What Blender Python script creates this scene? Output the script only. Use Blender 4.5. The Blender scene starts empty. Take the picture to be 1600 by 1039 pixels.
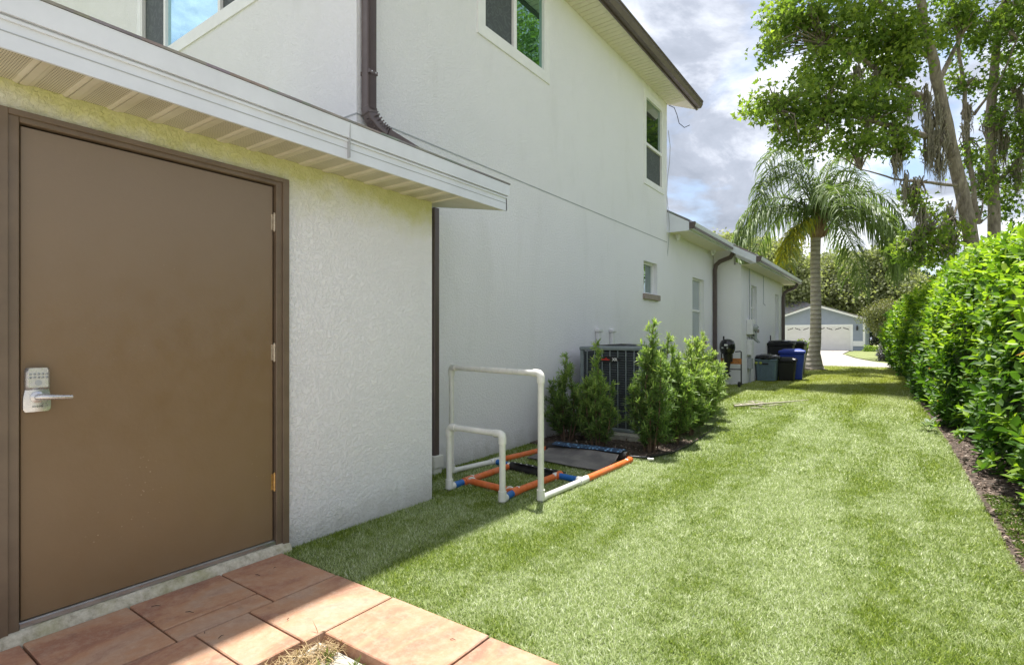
import bpy, bmesh, math, random
import numpy as np
from mathutils import Vector, Matrix, noise
R = math.radians
random.seed(7); rng = np.random.default_rng(7)
scn = bpy.context.scene
col = scn.collection

# ------------------------------------------------------------------ camera
CAM_H = 1.275; YAW = R(35.34); FPX = 849.0
cam_d = bpy.data.cameras.new('camera'); cam = bpy.data.objects.new('camera', cam_d); col.objects.link(cam)
cam.location = (0, 0, CAM_H); cam.rotation_euler = (R(90), 0, YAW)
cam_d.sensor_width = 36; cam_d.lens = 36 * FPX / 1600; cam_d.shift_y = 8.5 / 1600
cam_d.clip_start = .05; cam_d.clip_end = 2000
scn.camera = cam
# ------------------------------------------------------------------ light
SUN = Vector((-.14, .25, 1.0)).normalized()
sd = bpy.data.lights.new('sun', 'SUN'); sun = bpy.data.objects.new('sun', sd); col.objects.link(sun)
sd.energy = 4.2; sd.angle = R(.9); sd.color = (1, .965, .92)
sun.rotation_euler = SUN.to_track_quat('Z', 'Y').to_euler(); sun.location = (0, 0, 30)
w = bpy.data.worlds.new('World'); scn.world = w; w.use_nodes = True
nt = w.node_tree; N = nt.nodes; L = nt.links
for n in list(N): N.remove(n)
out = N.new('ShaderNodeOutputWorld')
sky = N.new('ShaderNodeTexSky'); sky.sky_type = 'NISHITA'; sky.sun_disc = False
sky.sun_elevation = math.asin(SUN.z); sky.sun_rotation = math.atan2(SUN.x, SUN.y)
sky.air_density = 1.0; sky.dust_density = 1.5
bg1 = N.new('ShaderNodeBackground'); bg1.inputs[1].default_value = .10; L.new(sky.outputs[0], bg1.inputs[0])
tc = N.new('ShaderNodeTexCoord'); sp = N.new('ShaderNodeSeparateXYZ'); L.new(tc.outputs['Generated'], sp.inputs[0])
def wmath(op, a, b=None):
    m = N.new('ShaderNodeMath'); m.operation = op
    for i, v in enumerate((a, b)):
        if v is None: continue
        if isinstance(v, (int, float)): m.inputs[i].default_value = v
        else: L.new(v, m.inputs[i])
    return m.outputs[0]
zz = wmath('ADD', wmath('MAXIMUM', sp.outputs[2], 0.0), .22)
cx = wmath('DIVIDE', sp.outputs[0], zz); cy = wmath('DIVIDE', sp.outputs[1], zz)
cb = N.new('ShaderNodeCombineXYZ'); L.new(cx, cb.inputs[0]); L.new(cy, cb.inputs[1])
def wnoise(scale, detail, off, rough=.55, dist=0.0):
    mp = N.new('ShaderNodeMapping'); L.new(cb.outputs[0], mp.inputs[0]); mp.inputs['Location'].default_value = off
    n = N.new('ShaderNodeTexNoise'); n.inputs['Scale'].default_value = scale; n.inputs['Detail'].default_value = detail
    n.inputs['Roughness'].default_value = rough; n.inputs['Distortion'].default_value = dist
    L.new(mp.outputs[0], n.inputs['Vector']); return n.outputs[0]
def wramp(v, pts):
    r = N.new('ShaderNodeValToRGB'); L.new(v, r.inputs[0]); e = r.color_ramp.elements
    while len(e) < len(pts): e.new(.5)
    for k, (p, c) in enumerate(pts): e[k].position = p; e[k].color = (*c, 1)
    return r.outputs[0]
cover = wramp(wnoise(1.3, 9, (3.1, .7, 0), .56, .3), [(.36, (0, 0, 0)), (.47, (1, 1, 1))])
tone = wramp(wnoise(1.7, 10, (8.2, 4.4, 1), .6, .35), [(.32, (.19, .215, .26)), (.47, (.28, .305, .36)), (.55, (.46, .485, .54)), (.64, (.74, .755, .79)), (.74, (.98, .98, .98))])
bg2 = N.new('ShaderNodeBackground'); L.new(tone, bg2.inputs[0]); bg2.inputs[1].default_value = 1.0
mx = N.new('ShaderNodeMixShader'); L.new(cover, mx.inputs[0]); L.new(bg1.outputs[0], mx.inputs[1]); L.new(bg2.outputs[0], mx.inputs[2])
L.new(mx.outputs[0], out.inputs[0])
vs = scn.view_settings; vs.view_transform = 'Standard'; vs.look = 'None'; vs.gamma = 1; vs.use_curve_mapping = False
vs.exposure = 1.14
scn.render.engine = 'CYCLES'
scn.cycles.max_bounces = 8; scn.cycles.diffuse_bounces = 5; scn.cycles.transmission_bounces = 4; scn.cycles.transparent_max_bounces = 6

# ------------------------------------------------------------------ materials
class NT:
    def __init__(s, name):
        s.m = bpy.data.materials.new(name); s.m.use_nodes = True; s.t = s.m.node_tree; s.n = s.t.nodes; s.l = s.t.links
        s.b = s.n['Principled BSDF']; s.o = s.n['Material Output']
        s.tc = s.n.new('ShaderNodeTexCoord')
    def put(s, sock, v):
        if isinstance(v, (int, float)): sock.default_value = v
        elif isinstance(v, (tuple, list)): sock.default_value = (*v, 1) if len(v) == 3 and sock.type == 'RGBA' else v
        else: s.l.new(v, sock)
    def co(s, scale=(1, 1, 1), rot=(0, 0, 0), kind='Object'):
        mp = s.n.new('ShaderNodeMapping'); s.l.new(s.tc.outputs[kind], mp.inputs[0]); mp.inputs['Scale'].default_value = scale; mp.inputs['Rotation'].default_value = rot
        return mp.outputs[0]
    def noise(s, scale, detail=5, rough=.55, dist=0., co=None):
        n = s.n.new('ShaderNodeTexNoise'); s.l.new(co if co is not None else s.tc.outputs['Object'], n.inputs['Vector'])
        n.inputs['Scale'].default_value = scale; n.inputs['Detail'].default_value = detail; n.inputs['Roughness'].default_value = rough; n.inputs['Distortion'].default_value = dist
        return n.outputs[0]
    def vor(s, scale, co=None, feature='F1', out=0):
        n = s.n.new('ShaderNodeTexVoronoi'); n.feature = feature; s.l.new(co if co is not None else s.tc.outputs['Object'], n.inputs['Vector']); n.inputs['Scale'].default_value = scale
        return n.outputs[out]
    def ramp(s, v, pts):
        r = s.n.new('ShaderNodeValToRGB'); s.l.new(v, r.inputs[0]); e = r.color_ramp.elements
        while len(e) < len(pts): e.new(.5)
        for k, (p, c) in enumerate(pts):
            e[k].position = p; e[k].color = (*c, 1) if isinstance(c, tuple) else (c, c, c, 1)
        return r.outputs[0]
    def mix(s, f, a, b, mode='MIX'):
        m = s.n.new('ShaderNodeMix'); m.data_type = 'RGBA'; m.blend_type = mode
        s.put(m.inputs[0], f); s.put(m.inputs[6], a); s.put(m.inputs[7], b); return m.outputs[2]
    def math(s, op, a, b=0.0, c=None):
        m = s.n.new('ShaderNodeMath'); m.operation = op; s.put(m.inputs[0], a); s.put(m.inputs[1], b)
        if c is not None: s.put(m.inputs[2], c)
        return m.outputs[0]
    def xyz(s, kind='Object'):
        n = s.n.new('ShaderNodeSeparateXYZ'); s.l.new(s.tc.outputs[kind], n.inputs[0]); return n.outputs
    def pos(s):
        g = s.n.new('ShaderNodeNewGeometry'); return g.outputs['Position']
    def bump(s, h, dist=.01, strength=1., prev=None):
        b = s.n.new('ShaderNodeBump'); b.inputs['Distance'].default_value = dist; b.inputs['Strength'].default_value = strength; s.l.new(h, b.inputs['Height'])
        if prev is not None: s.l.new(prev, b.inputs['Normal'])
        s.l.new(b.outputs[0], s.b.inputs['Normal']); return b.outputs[0]
    def attr(s, name='var'):
        a = s.n.new('ShaderNodeAttribute'); a.attribute_name = name; return a.outputs
    def rand(s):
        a = s.n.new('ShaderNodeObjectInfo'); return a.outputs['Random']
    def base(s, c): s.put(s.b.inputs['Base Color'], c); return s
    def rough(s, r): s.put(s.b.inputs['Roughness'], r); return s

def plain(name, c, rough=.5, metal=0., var=.12, scale=9., bump=0.):
    t = NT(name); n = t.noise(scale, 6, .6)
    dark = tuple(x * (1 - var) for x in c); lite = tuple(min(1, x * (1 + var)) for x in c)
    t.base(t.ramp(n, [(.3, dark), (.7, lite)])); t.put(t.b.inputs['Metallic'], metal)
    t.put(t.b.inputs['Roughness'], t.ramp(t.noise(scale * 2.3, 4), [(.3, max(0, rough - .08)), (.7, min(1, rough + .1))]))
    if bump: t.bump(t.noise(scale * 8, 3), bump, .5)
    return t.m

def stucco(name, c, green_top=False):
    t = NT(name); P = t.pos()
    big = t.noise(.9, 5, .6, co=P); streak_mp = t.n.new('ShaderNodeMapping'); t.l.new(P, streak_mp.inputs[0]); streak_mp.inputs['Scale'].default_value = (1.6, 1.6, .5)
    st = t.noise(1.6, 6, .6, .4, co=streak_mp.outputs[0])
    base = t.mix(t.ramp(big, [(.35, 0.), (.7, .5)]), c, tuple(x * .93 for x in c))
    base = t.mix(t.ramp(st, [(.54, 0.), (.85, .26)]), base, (.56, .56, .53))
    sp = t.n.new('ShaderNodeSeparateXYZ'); t.l.new(P, sp.inputs[0])
    low = t.math('MULTIPLY', t.ramp(t.math('ADD', sp.outputs[2], t.math('MULTIPLY', t.noise(7, 5, co=P), .25)), [(.16, .55), (.34, 0.)]), 1.0)
    base = t.mix(low, base, (.42, .40, .34))
    if green_top:  # yellow-green tint, stronger towards the top of the wall
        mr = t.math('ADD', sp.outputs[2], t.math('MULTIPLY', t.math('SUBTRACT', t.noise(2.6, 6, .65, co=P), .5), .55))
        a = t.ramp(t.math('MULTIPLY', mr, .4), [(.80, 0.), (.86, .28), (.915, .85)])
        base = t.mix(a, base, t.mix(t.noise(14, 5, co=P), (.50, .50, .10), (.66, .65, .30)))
    t.base(base).rough(.88)
    v1 = t.noise(46, 5, .64, .4, co=P); v2 = t.noise(120, 4, .65, co=P); v3 = t.noise(20, 5, .6, .3, co=P)
    flat = t.ramp(v1, [(.42, 0.), (.56, 1.)])
    h = t.math('ADD', t.math('MULTIPLY', flat, .75), t.math('ADD', t.math('MULTIPLY', v2, .5), t.math('MULTIPLY', v3, .35)))
    t.bump(h, .0050, .8)
    return t.m

M = {}
M['stucco'] = stucco('stucco_white', (.84, .835, .855))
M['stucco_green_top'] = stucco('stucco_green_top', (.81, .805, .83), True)
M['white_trim'] = plain('white_trim', (.80, .80, .79), .4, var=.05, scale=6)
M['fascia'] = plain('fascia_white', (.68, .71, .765), .38, var=.06, scale=4)
M['beige_metal'] = plain('soffit_beige', (.62, .56, .40), .5, var=.08, scale=5)
M['cream_soffit'] = plain('soffit_cream', (.72, .68, .55), .55, var=.06, scale=4)
M['brown_metal'] = plain('brown_metal', (.115, .088, .082), .36, .2, var=.12, scale=6)
M['brown_trim'] = plain('brown_trim', (.15, .108, .072), .42, var=.14, scale=7)
M['black'] = plain('black_plastic', (.012, .012, .013), .4, var=.2)
M['dark'] = plain('dark_void', (.01, .009, .008), .9)
M['steel'] = plain('satin_steel', (.60, .59, .60), .30, .75, var=.06, scale=30)
M['brass'] = plain('hinge_brass', (.55, .36, .14), .42, .75, var=.25, scale=60)
M['tan_metal'] = plain('hinge_tan', (.50, .43, .33), .45, .5, var=.2, scale=60)
M['alu'] = plain('aluminium', (.5, .5, .5), .35, .9)
M['pvc'] = plain('pvc_white', (.76, .75, .70), .33, var=.08, scale=12)
M['blue_tape'] = plain('blue_tape', (.015, .13, .42), .35, var=.2, scale=40)
M['ac_grey'] = plain('ac_grey', (.20, .235, .245), .5, var=.12)
M['ac_dark'] = plain('ac_louver', (.07, .082, .088), .55, var=.15)
M['red'] = plain('badge_red', (.5, .03, .02), .35)
M['concrete'] = plain('concrete', (.42, .40, .34), .9, var=.28, scale=22, bump=.004)
M['grey_bin'] = plain('grey_bin', (.13, .19, .22), .45, var=.1)
M['blue_bin'] = plain('blue_bin', (.015, .045, .33), .4, var=.1)
M['bag'] = plain('bin_bag', (.012, .012, .014), .22, var=.3)
M['wood'] = plain('orange_wood', (.45, .17, .045), .5, var=.3, scale=20)
M['util_grey'] = plain('utility_grey', (.36, .38, .39), .5, var=.1)
M['util_white'] = plain('utility_white', (.72, .72, .72), .45, var=.06)
M['moss_grey'] = plain('spanish_moss', (.22, .20, .145), .95, var=.35, scale=14)
M['steel_dark'] = plain('dark_steel', (.05, .05, .055), .35, .6)

def t_door():
    t = NT('door_paint'); P = t.pos()
    n1 = t.noise(1.4, 6, .6, co=P); n2 = t.noise(11, 7, .65, co=P)
    c = t.mix(t.ramp(n1, [(.3, 0.), (.7, 1.)]), (.18, .112, .053), (.215, .142, .077))
    c = t.mix(t.math('MULTIPLY', n2, .35), c, (.22, .16, .10))
    sp = t.n.new('ShaderNodeSeparateXYZ'); t.l.new(P, sp.inputs[0])
    grey_top = t.ramp(t.math('MULTIPLY', t.math('ADD', sp.outputs[2], t.math('MULTIPLY', n2, .5)), .4), [(.55, 0.), (.98, .6)])  # greyer tone, growing towards the top of the door
    c = t.mix(grey_top, c, (.215, .175, .14))
    # pale paint chips
    v = t.vor(34, co=P); patch = t.ramp(t.noise(2.2, 4, .6, co=P), [(.56, 0.), (.70, 1.)])
    lowm = t.ramp(sp.outputs[2], [(.2, 1.), (.75, .12)])
    chip = t.math('MULTIPLY', t.math('MULTIPLY', t.ramp(v, [(.10, 1.), (.14, 0.)]), patch), lowm)
    c = t.mix(chip, c, (.58, .50, .38))
    ms_ = t.n.new('ShaderNodeMapping'); t.l.new(P, ms_.inputs[0]); ms_.inputs['Scale'].default_value = (1, 5, .7); ms_.inputs['Rotation'].default_value = (.25, 0, 0)
    scf = t.ramp(t.noise(9, 7, .75, 1.5, co=ms_.outputs[0]), [(.66, 0.), (.72, .22)]); c = t.mix(scf, c, (.36, .29, .21))
    t.base(c); t.put(t.b.inputs['Roughness'], t.ramp(n2, [(.3, .34), (.75, .55)]))
    t.bump(t.math('ADD', t.noise(60, 5, .6, co=P), t.math('MULTIPLY', n2, 1.5)), .0012, .6); return t.m
M['door'] = t_door()

def t_vent():
    t = NT('soffit_vented'); x, y, z = t.xyz()
    sx = t.math('SINE', t.math('MULTIPLY', x, 2 * math.pi / .0165)); sy = t.math('SINE', t.math('MULTIPLY', y, 2 * math.pi / .0085))
    dots = t.ramp(t.math('MULTIPLY', t.math('ADD', sx, 1.0), t.math('MULTIPLY', t.math('ADD', sy, 1.0), .25)), [(.28, 0.), (.42, 1.)])
    zone = t.math('MULTIPLY', t.math('GREATER_THAN', y, .050), t.math('LESS_THAN', y, .146))
    n = t.noise(5, 6, co=t.pos())
    c = t.ramp(n, [(.3, (.56, .51, .38)), (.7, (.66, .62, .50))])
    c = t.mix(t.math('MULTIPLY', t.math('MULTIPLY', dots, zone), .78), c, (.09, .07, .035))
    t.base(c).rough(.5); return t.m
M['vented'] = t_vent()

def t_paver():
    t = NT('paver_stone'); P = t.pos(); mp = t.n.new('ShaderNodeMapping'); t.l.new(P, mp.inputs[0]); mp.inputs['Scale'].default_value = (1.0, .45, 1)
    r = t.rand(); off = t.n.new('ShaderNodeCombineXYZ'); t.l.new(t.math('MULTIPLY', r, 9.), off.inputs[0]); t.l.new(t.math('MULTIPLY', r, 5.), off.inputs[1])
    t.l.new(off.outputs[0], mp.inputs['Location'])
    n1 = t.noise(4.2, 8, .62, .6, co=mp.outputs[0]); n2 = t.noise(26, 6, .7, co=P); n3 = t.noise(120, 3, .6, co=P)
    c = t.ramp(n1, [(.28, (.21, .105, .078)), (.42, (.34, .165, .105)), (.52, (.45, .25, .145)), (.62, (.43, .28, .195)), (.74, (.27, .145, .11))])
    c = t.mix(t.math('MULTIPLY', r, .4), c, (.44, .22, .13))
    c = t.mix(t.ramp(n2, [(.45, 0.), (.8, .55)]), c, (.56, .42, .31))
    c = t.mix(t.ramp(t.noise(9, 6, .7, co=P), [(.60, 0.), (.74, .45)]), c, (.16, .10, .085))
    c = t.mix(t.ramp(n3, [(.62, 0.), (.8, .4)]), c, (.20, .11, .08))
    t.base(c).rough(.82)
    t.bump(t.math('ADD', t.math('MULTIPLY', n2, 1.3), t.math('MULTIPLY', n3, .5)), .0035, .8); return t.m
M['paver'] = t_paver()

def t_sill():
    t = NT('sill_concrete'); P = t.pos(); n = t.noise(28, 7, .7, co=P)
    c = t.ramp(n, [(.3, (.30, .27, .20)), (.5, (.52, .48, .38)), (.7, (.68, .64, .54))])
    c = t.mix(t.ramp(t.noise(6, 5, co=P), [(.5, 0.), (.7, .6)]), c, (.30, .29, .12))
    t.base(c).rough(.95); t.bump(n, .006, 1.); return t.m
M['sill'] = t_sill()

def lawn_color(t, P):
    mp = t.n.new('ShaderNodeMapping'); t.l.new(P, mp.inputs[0]); mp.inputs['Scale'].default_value = (1.2, .55, 1); mp.inputs['Rotation'].default_value = (0, 0, .12)
    a = t.noise(1.5, 4, .55, .3, co=mp.outputs[0]); b = t.noise(6.5, 5, .65, .4, co=P)
    c_ = t.noise(28, 4, .7, .6, co=P)
    mb_ = t.n.new('ShaderNodeMapping'); t.l.new(P, mb_.inputs[0]); mb_.inputs['Scale'].default_value = (1.9, .13, 1)
    d_ = t.noise(1.0, 2, .5, .2, co=mb_.outputs[0])
    f = t.math('ADD', t.math('ADD', t.math('MULTIPLY', a, .30), t.math('MULTIPLY', d_, .26)), t.math('ADD', t.math('MULTIPLY', b, .22), t.math('MULTIPLY', c_, .22)))
    return t.ramp(f, [(.46, 0.), (.535, 1.)])
def t_turf(blade):
    t = NT('turf_blade' if blade else 'turf_mat'); P = t.pos(); f = lawn_color(t, P)
    sp = t.n.new('ShaderNodeSeparateXYZ'); t.l.new(P, sp.inputs[0])
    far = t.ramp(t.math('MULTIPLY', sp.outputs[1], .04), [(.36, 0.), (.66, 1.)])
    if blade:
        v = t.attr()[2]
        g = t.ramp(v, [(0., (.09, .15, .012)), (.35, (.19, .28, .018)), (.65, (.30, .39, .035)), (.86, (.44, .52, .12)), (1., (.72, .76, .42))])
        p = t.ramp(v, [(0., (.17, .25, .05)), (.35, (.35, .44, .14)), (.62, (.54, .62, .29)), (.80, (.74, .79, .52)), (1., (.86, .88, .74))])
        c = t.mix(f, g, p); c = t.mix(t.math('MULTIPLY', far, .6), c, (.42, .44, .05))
        t.base(c).rough(.5)
        t.b.inputs['Sheen Weight'].default_value = .12
        tr = t.n.new('ShaderNodeBsdfTranslucent'); t.l.new(c, tr.inputs[0]); ms = t.n.new('ShaderNodeMixShader'); ms.inputs[0].default_value = .42
        t.l.new(t.b.outputs[0], ms.inputs[1]); t.l.new(tr.outputs[0], ms.inputs[2]); t.l.new(ms.outputs[0], t.o.inputs[0])
    else:
        n = t.noise(130, 4, .7, co=P)
        c = t.mix(f, (.11, .17, .025), (.24, .29, .11)); c = t.mix(t.math('MULTIPLY', far, .7), c, (.28, .32, .04))
        c = t.mix(t.ramp(n, [(.4, .55), (.65, 0.)]), c, (.035, .055, .012))
        t.base(c).rough(.9); t.bump(n, .012, .8)
    return t.m
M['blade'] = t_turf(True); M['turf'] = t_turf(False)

def t_soil():
    t = NT('soil'); P = t.pos(); n = t.noise(14, 8, .7, co=P)
    t.base(t.ramp(n, [(.3, (.045, .032, .024)), (.55, (.11, .082, .062)), (.75, (.20, .165, .135))])).rough(.95); t.bump(n, .03, 1.); return t.m
M['soil'] = t_soil()
def t_chip():
    t = NT('mulch_chip'); v = t.attr()[2]
    t.base(t.ramp(v, [(0., (.05, .035, .028)), (.4, (.13, .085, .062)), (.75, (.24, .17, .13)), (1., (.36, .30, .25))])).rough(.9); return t.m
M['chip'] = t_chip()
M['sand'] = plain('dry_sand', (.42, .37, .30), .95, var=.25, scale=12, bump=.01)
def t_ground():
    t = NT('field_grass'); P = t.pos(); n = t.noise(.6, 8, .65, co=P); n2 = t.noise(18, 5, .7, co=P)
    c = t.ramp(n, [(.35, (.17, .20, .06)), (.65, (.27, .30, .10))]); c = t.mix(t.ramp(n2, [(.3, .6), (.6, 0.)]), c, (.05, .075, .015))
    t.base(c).rough(.95); t.bump(n2, .03, .8); return t.m
M['ground'] = t_ground()
def t_road():
    t = NT('driveway_concrete'); P = t.pos(); n = t.noise(1.1, 8, .7, co=P)
    t.base(t.ramp(n, [(.3, (.28, .25, .22)), (.7, (.37, .34, .31))])).rough(.9); t.bump(t.noise(60, 4, co=P), .004, .6); return t.m
M['road'] = t_road()

def leafmat(name, ramp, trans=.35, rough=.4, spec=.5):
    t = NT(name); v = t.attr()[2]; c = t.ramp(v, ramp)
    g = t.noise(3.0, 4, co=t.pos()); c = t.mix(t.ramp(g, [(.35, .35), (.6, 0.)]), c, t.mix(.5, c, (.01, .02, .005)))
    t.base(c).rough(rough); t.b.inputs['Specular IOR Level'].default_value = spec
    tr = t.n.new('ShaderNodeBsdfTranslucent'); br = t.mix(1., c, (1.25, 1.38, .6), 'MULTIPLY'); t.l.new(br, tr.inputs[0])
    ms = t.n.new('ShaderNodeMixShader'); ms.inputs[0].default_value = trans
    t.l.new(t.b.outputs[0], ms.inputs[1]); t.l.new(tr.outputs[0], ms.inputs[2]); t.l.new(ms.outputs[0], t.o.inputs[0]); return t.m
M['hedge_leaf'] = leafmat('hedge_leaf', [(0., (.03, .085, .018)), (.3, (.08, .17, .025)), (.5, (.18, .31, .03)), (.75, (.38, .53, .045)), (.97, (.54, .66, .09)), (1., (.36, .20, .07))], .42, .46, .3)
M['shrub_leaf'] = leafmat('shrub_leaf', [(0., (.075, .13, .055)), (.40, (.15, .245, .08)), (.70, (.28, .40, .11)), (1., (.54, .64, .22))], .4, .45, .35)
M['tree_leaf'] = leafmat('tree_leaf', [(0., (.065, .115, .025)), (.4, (.155, .24, .045)), (.8, (.32, .41, .075)), (1., (.46, .53, .12))], .5, .5, .3)
M['oak_leaf'] = leafmat('oak_leaf', [(0., (.18, .20, .10)), (.5, (.30, .32, .18)), (.85, (.40, .41, .25)), (1., (.50, .50, .33))], .5, .6)
M['palm_leaf'] = leafmat('palm_leaf', [(0., (.09, .14, .05)), (.5, (.19, .26, .10)), (.8, (.30, .37, .14)), (1., (.60, .55, .06))], .35, .5, .3)
M['myrtle_leaf'] = leafmat('myrtle_leaf', [(0., (.08, .11, .03)), (.6, (.20, .21, .07)), (1., (.32, .28, .13))], .3, .6)
M['pine_leaf'] = leafmat('pine_leaf', [(0., (.015, .03, .012)), (1., (.05, .09, .035))], .15, .6)
M['purple_leaf'] = leafmat('purple_leaf', [(0., (.06, .06, .07)), (1., (.30, .29, .32))], .2, .5)
M['sage_leaf'] = leafmat('sage_leaf', [(0., (.20, .27, .17)), (1., (.42, .48, .34))], .3, .6)
M['straw'] = leafmat('straw', [(0., (.22, .13, .06)), (1., (.50, .38, .20))], .2, .7)
M['weed_leaf'] = leafmat('weed_leaf', [(0., (.10, .17, .03)), (1., (.32, .38, .10))], .3, .5)
def t_bark(name, a, b, ring=0., sc=6.):
    t = NT(name); mp = t.n.new('ShaderNodeMapping'); t.l.new(t.pos(), mp.inputs[0]); mp.inputs['Scale'].default_value = (1, 1, .3) if not ring else (1, 1, 2.5)
    n = t.noise(sc, 8, .7, .5, co=mp.outputs[0]); c = t.ramp(n, [(.32, a), (.68, b)])
    if ring:
        sp = t.n.new('ShaderNodeSeparateXYZ'); t.l.new(t.pos(), sp.inputs[0])
        rg = t.math('SINE', t.math('ADD', t.math('MULTIPLY', sp.outputs[2], 2 * math.pi / ring), t.math('MULTIPLY', n, 2.2)))
        c = t.mix(t.ramp(rg, [(.0, 0.), (1., .5)]), c, tuple(x * .4 for x in a)); t.bump(rg, .02, .6)
    else: t.bump(n, .04, 1.)
    t.base(c).rough(.92); return t.m
M['bark'] = t_bark('bark', (.10, .08, .062), (.34, .295, .24), 0, 9)
M['palm_bark'] = t_bark('palm_bark', (.28, .24, .20), (.52, .48, .42), .16)
M['twig'] = t_bark('twig_bark', (.10, .06, .035), (.22, .15, .10), 0, 14)
M['boot'] = t_bark('palm_boot', (.16, .09, .055), (.38, .27, .17), 0, 8)

def t_glass(name, tint, c2, sc=1.0):
    t = NT(name); t.base(c2); t.rough(.03); t.put(t.b.inputs['Metallic'], 0.)
    gl = t.n.new('ShaderNodeBsdfGlossy'); gl.inputs['Roughness'].default_value = .012; t.put(gl.inputs[0], tint)
    bp = t.n.new('ShaderNodeBump'); bp.inputs['Distance'].default_value = .004; bp.inputs['Strength'].default_value = .35; t.l.new(t.noise(2.2, 2, co=t.pos()), bp.inputs['Height']); t.l.new(bp.outputs[0], gl.inputs['Normal'])
    ms = t.n.new('ShaderNodeMixShader'); ms.inputs[0].default_value = sc
    t.l.new(t.b.outputs[0], ms.inputs[1]); t.l.new(gl.outputs[0], ms.inputs[2]); t.l.new(ms.outputs[0], t.o.inputs[0]); return t.m
M['glass_teal'] = t_glass('glass_teal', (.34, .56, .49), (.02, .07, .055), .70)
M['glass_blue'] = t_glass('glass_blue', (.58, .86, .95), (.04, .12, .14), .86)
M['glass_dim'] = t_glass('glass_dim', (.55, .62, .64), (.42, .46, .47), .30)
M['glass_dark'] = t_glass('glass_dark', (.5, .62, .58), (.02, .03, .03), .6)
def t_screen():
    t = NT('insect_screen'); P = t.pos(); sp = t.n.new('ShaderNodeSeparateXYZ'); t.l.new(P, sp.inputs[0])
    n = t.noise(3.5, 3, .5, 1.0, co=P); wv = t.math('SINE', t.math('MULTIPLY', n, 60.))
    t.base(t.mix(t.ramp(wv, [(.2, 0.), (.8, .5)]), (.055, .066, .066), (.11, .13, .125))).rough(.6); return t.m
M['screen'] = t_screen()
def t_orange():
    t = NT('orange_wrap'); P = t.pos(); n = t.noise(20, 4, co=P); n2 = t.noise(7, 3, co=P)
    c = t.ramp(n, [(.3, (.62, .12, .02)), (.7, (.78, .20, .05))]); c = t.mix(t.ramp(n2, [(.5, 0.), (.7, .6)]), c, (.62, .22, .14)); t.base(c).rough(.5); return t.m
M['orange'] = t_orange()
def t_mat(name, c, c2, sc):
    t = NT(name); P = t.pos(); n = t.noise(sc, 5, co=P); v = t.vor(90, co=P)
    t.base(t.mix(t.ramp(n, [(.4, 0.), (.6, 1.)]), c, c2)).rough(.8); t.bump(v, .004, .6); return t.m
M['mat_grey'] = t_mat('grey_mat', (.12, .112, .108), (.19, .178, .165), 5)
M['mat_black'] = t_mat('black_mat', (.014, .014, .015), (.03, .03, .03), 12)
def t_mesh():
    t = NT('blue_mesh'); P = t.pos(); v = t.vor(26, co=P)
    t.base(t.ramp(v, [(.28, (.18, .36, .58)), (.40, (.03, .06, .12))])).rough(.5); t.bump(v, .01, 1.); return t.m
M['blue_mesh'] = t_mesh()
def t_shingle():
    t = NT('grey_shingle'); P = t.pos(); n = t.noise(4, 6, .7, co=P); v = t.vor(5, co=P, out=1)
    t.base(t.mix(.25, t.ramp(n, [(.3, (.20, .19, .185)), (.7, (.34, .33, .32))]), v, 'MULTIPLY')).rough(.95); return t.m
M['shingle'] = t_shingle()
M['blue_siding'] = plain('siding_blue_grey', (.27, .31, .38), .7, var=.06, scale=2)
M['garage_white'] = plain('garage_white', (.72, .70, .67), .5, var=.04, scale=2)

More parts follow.
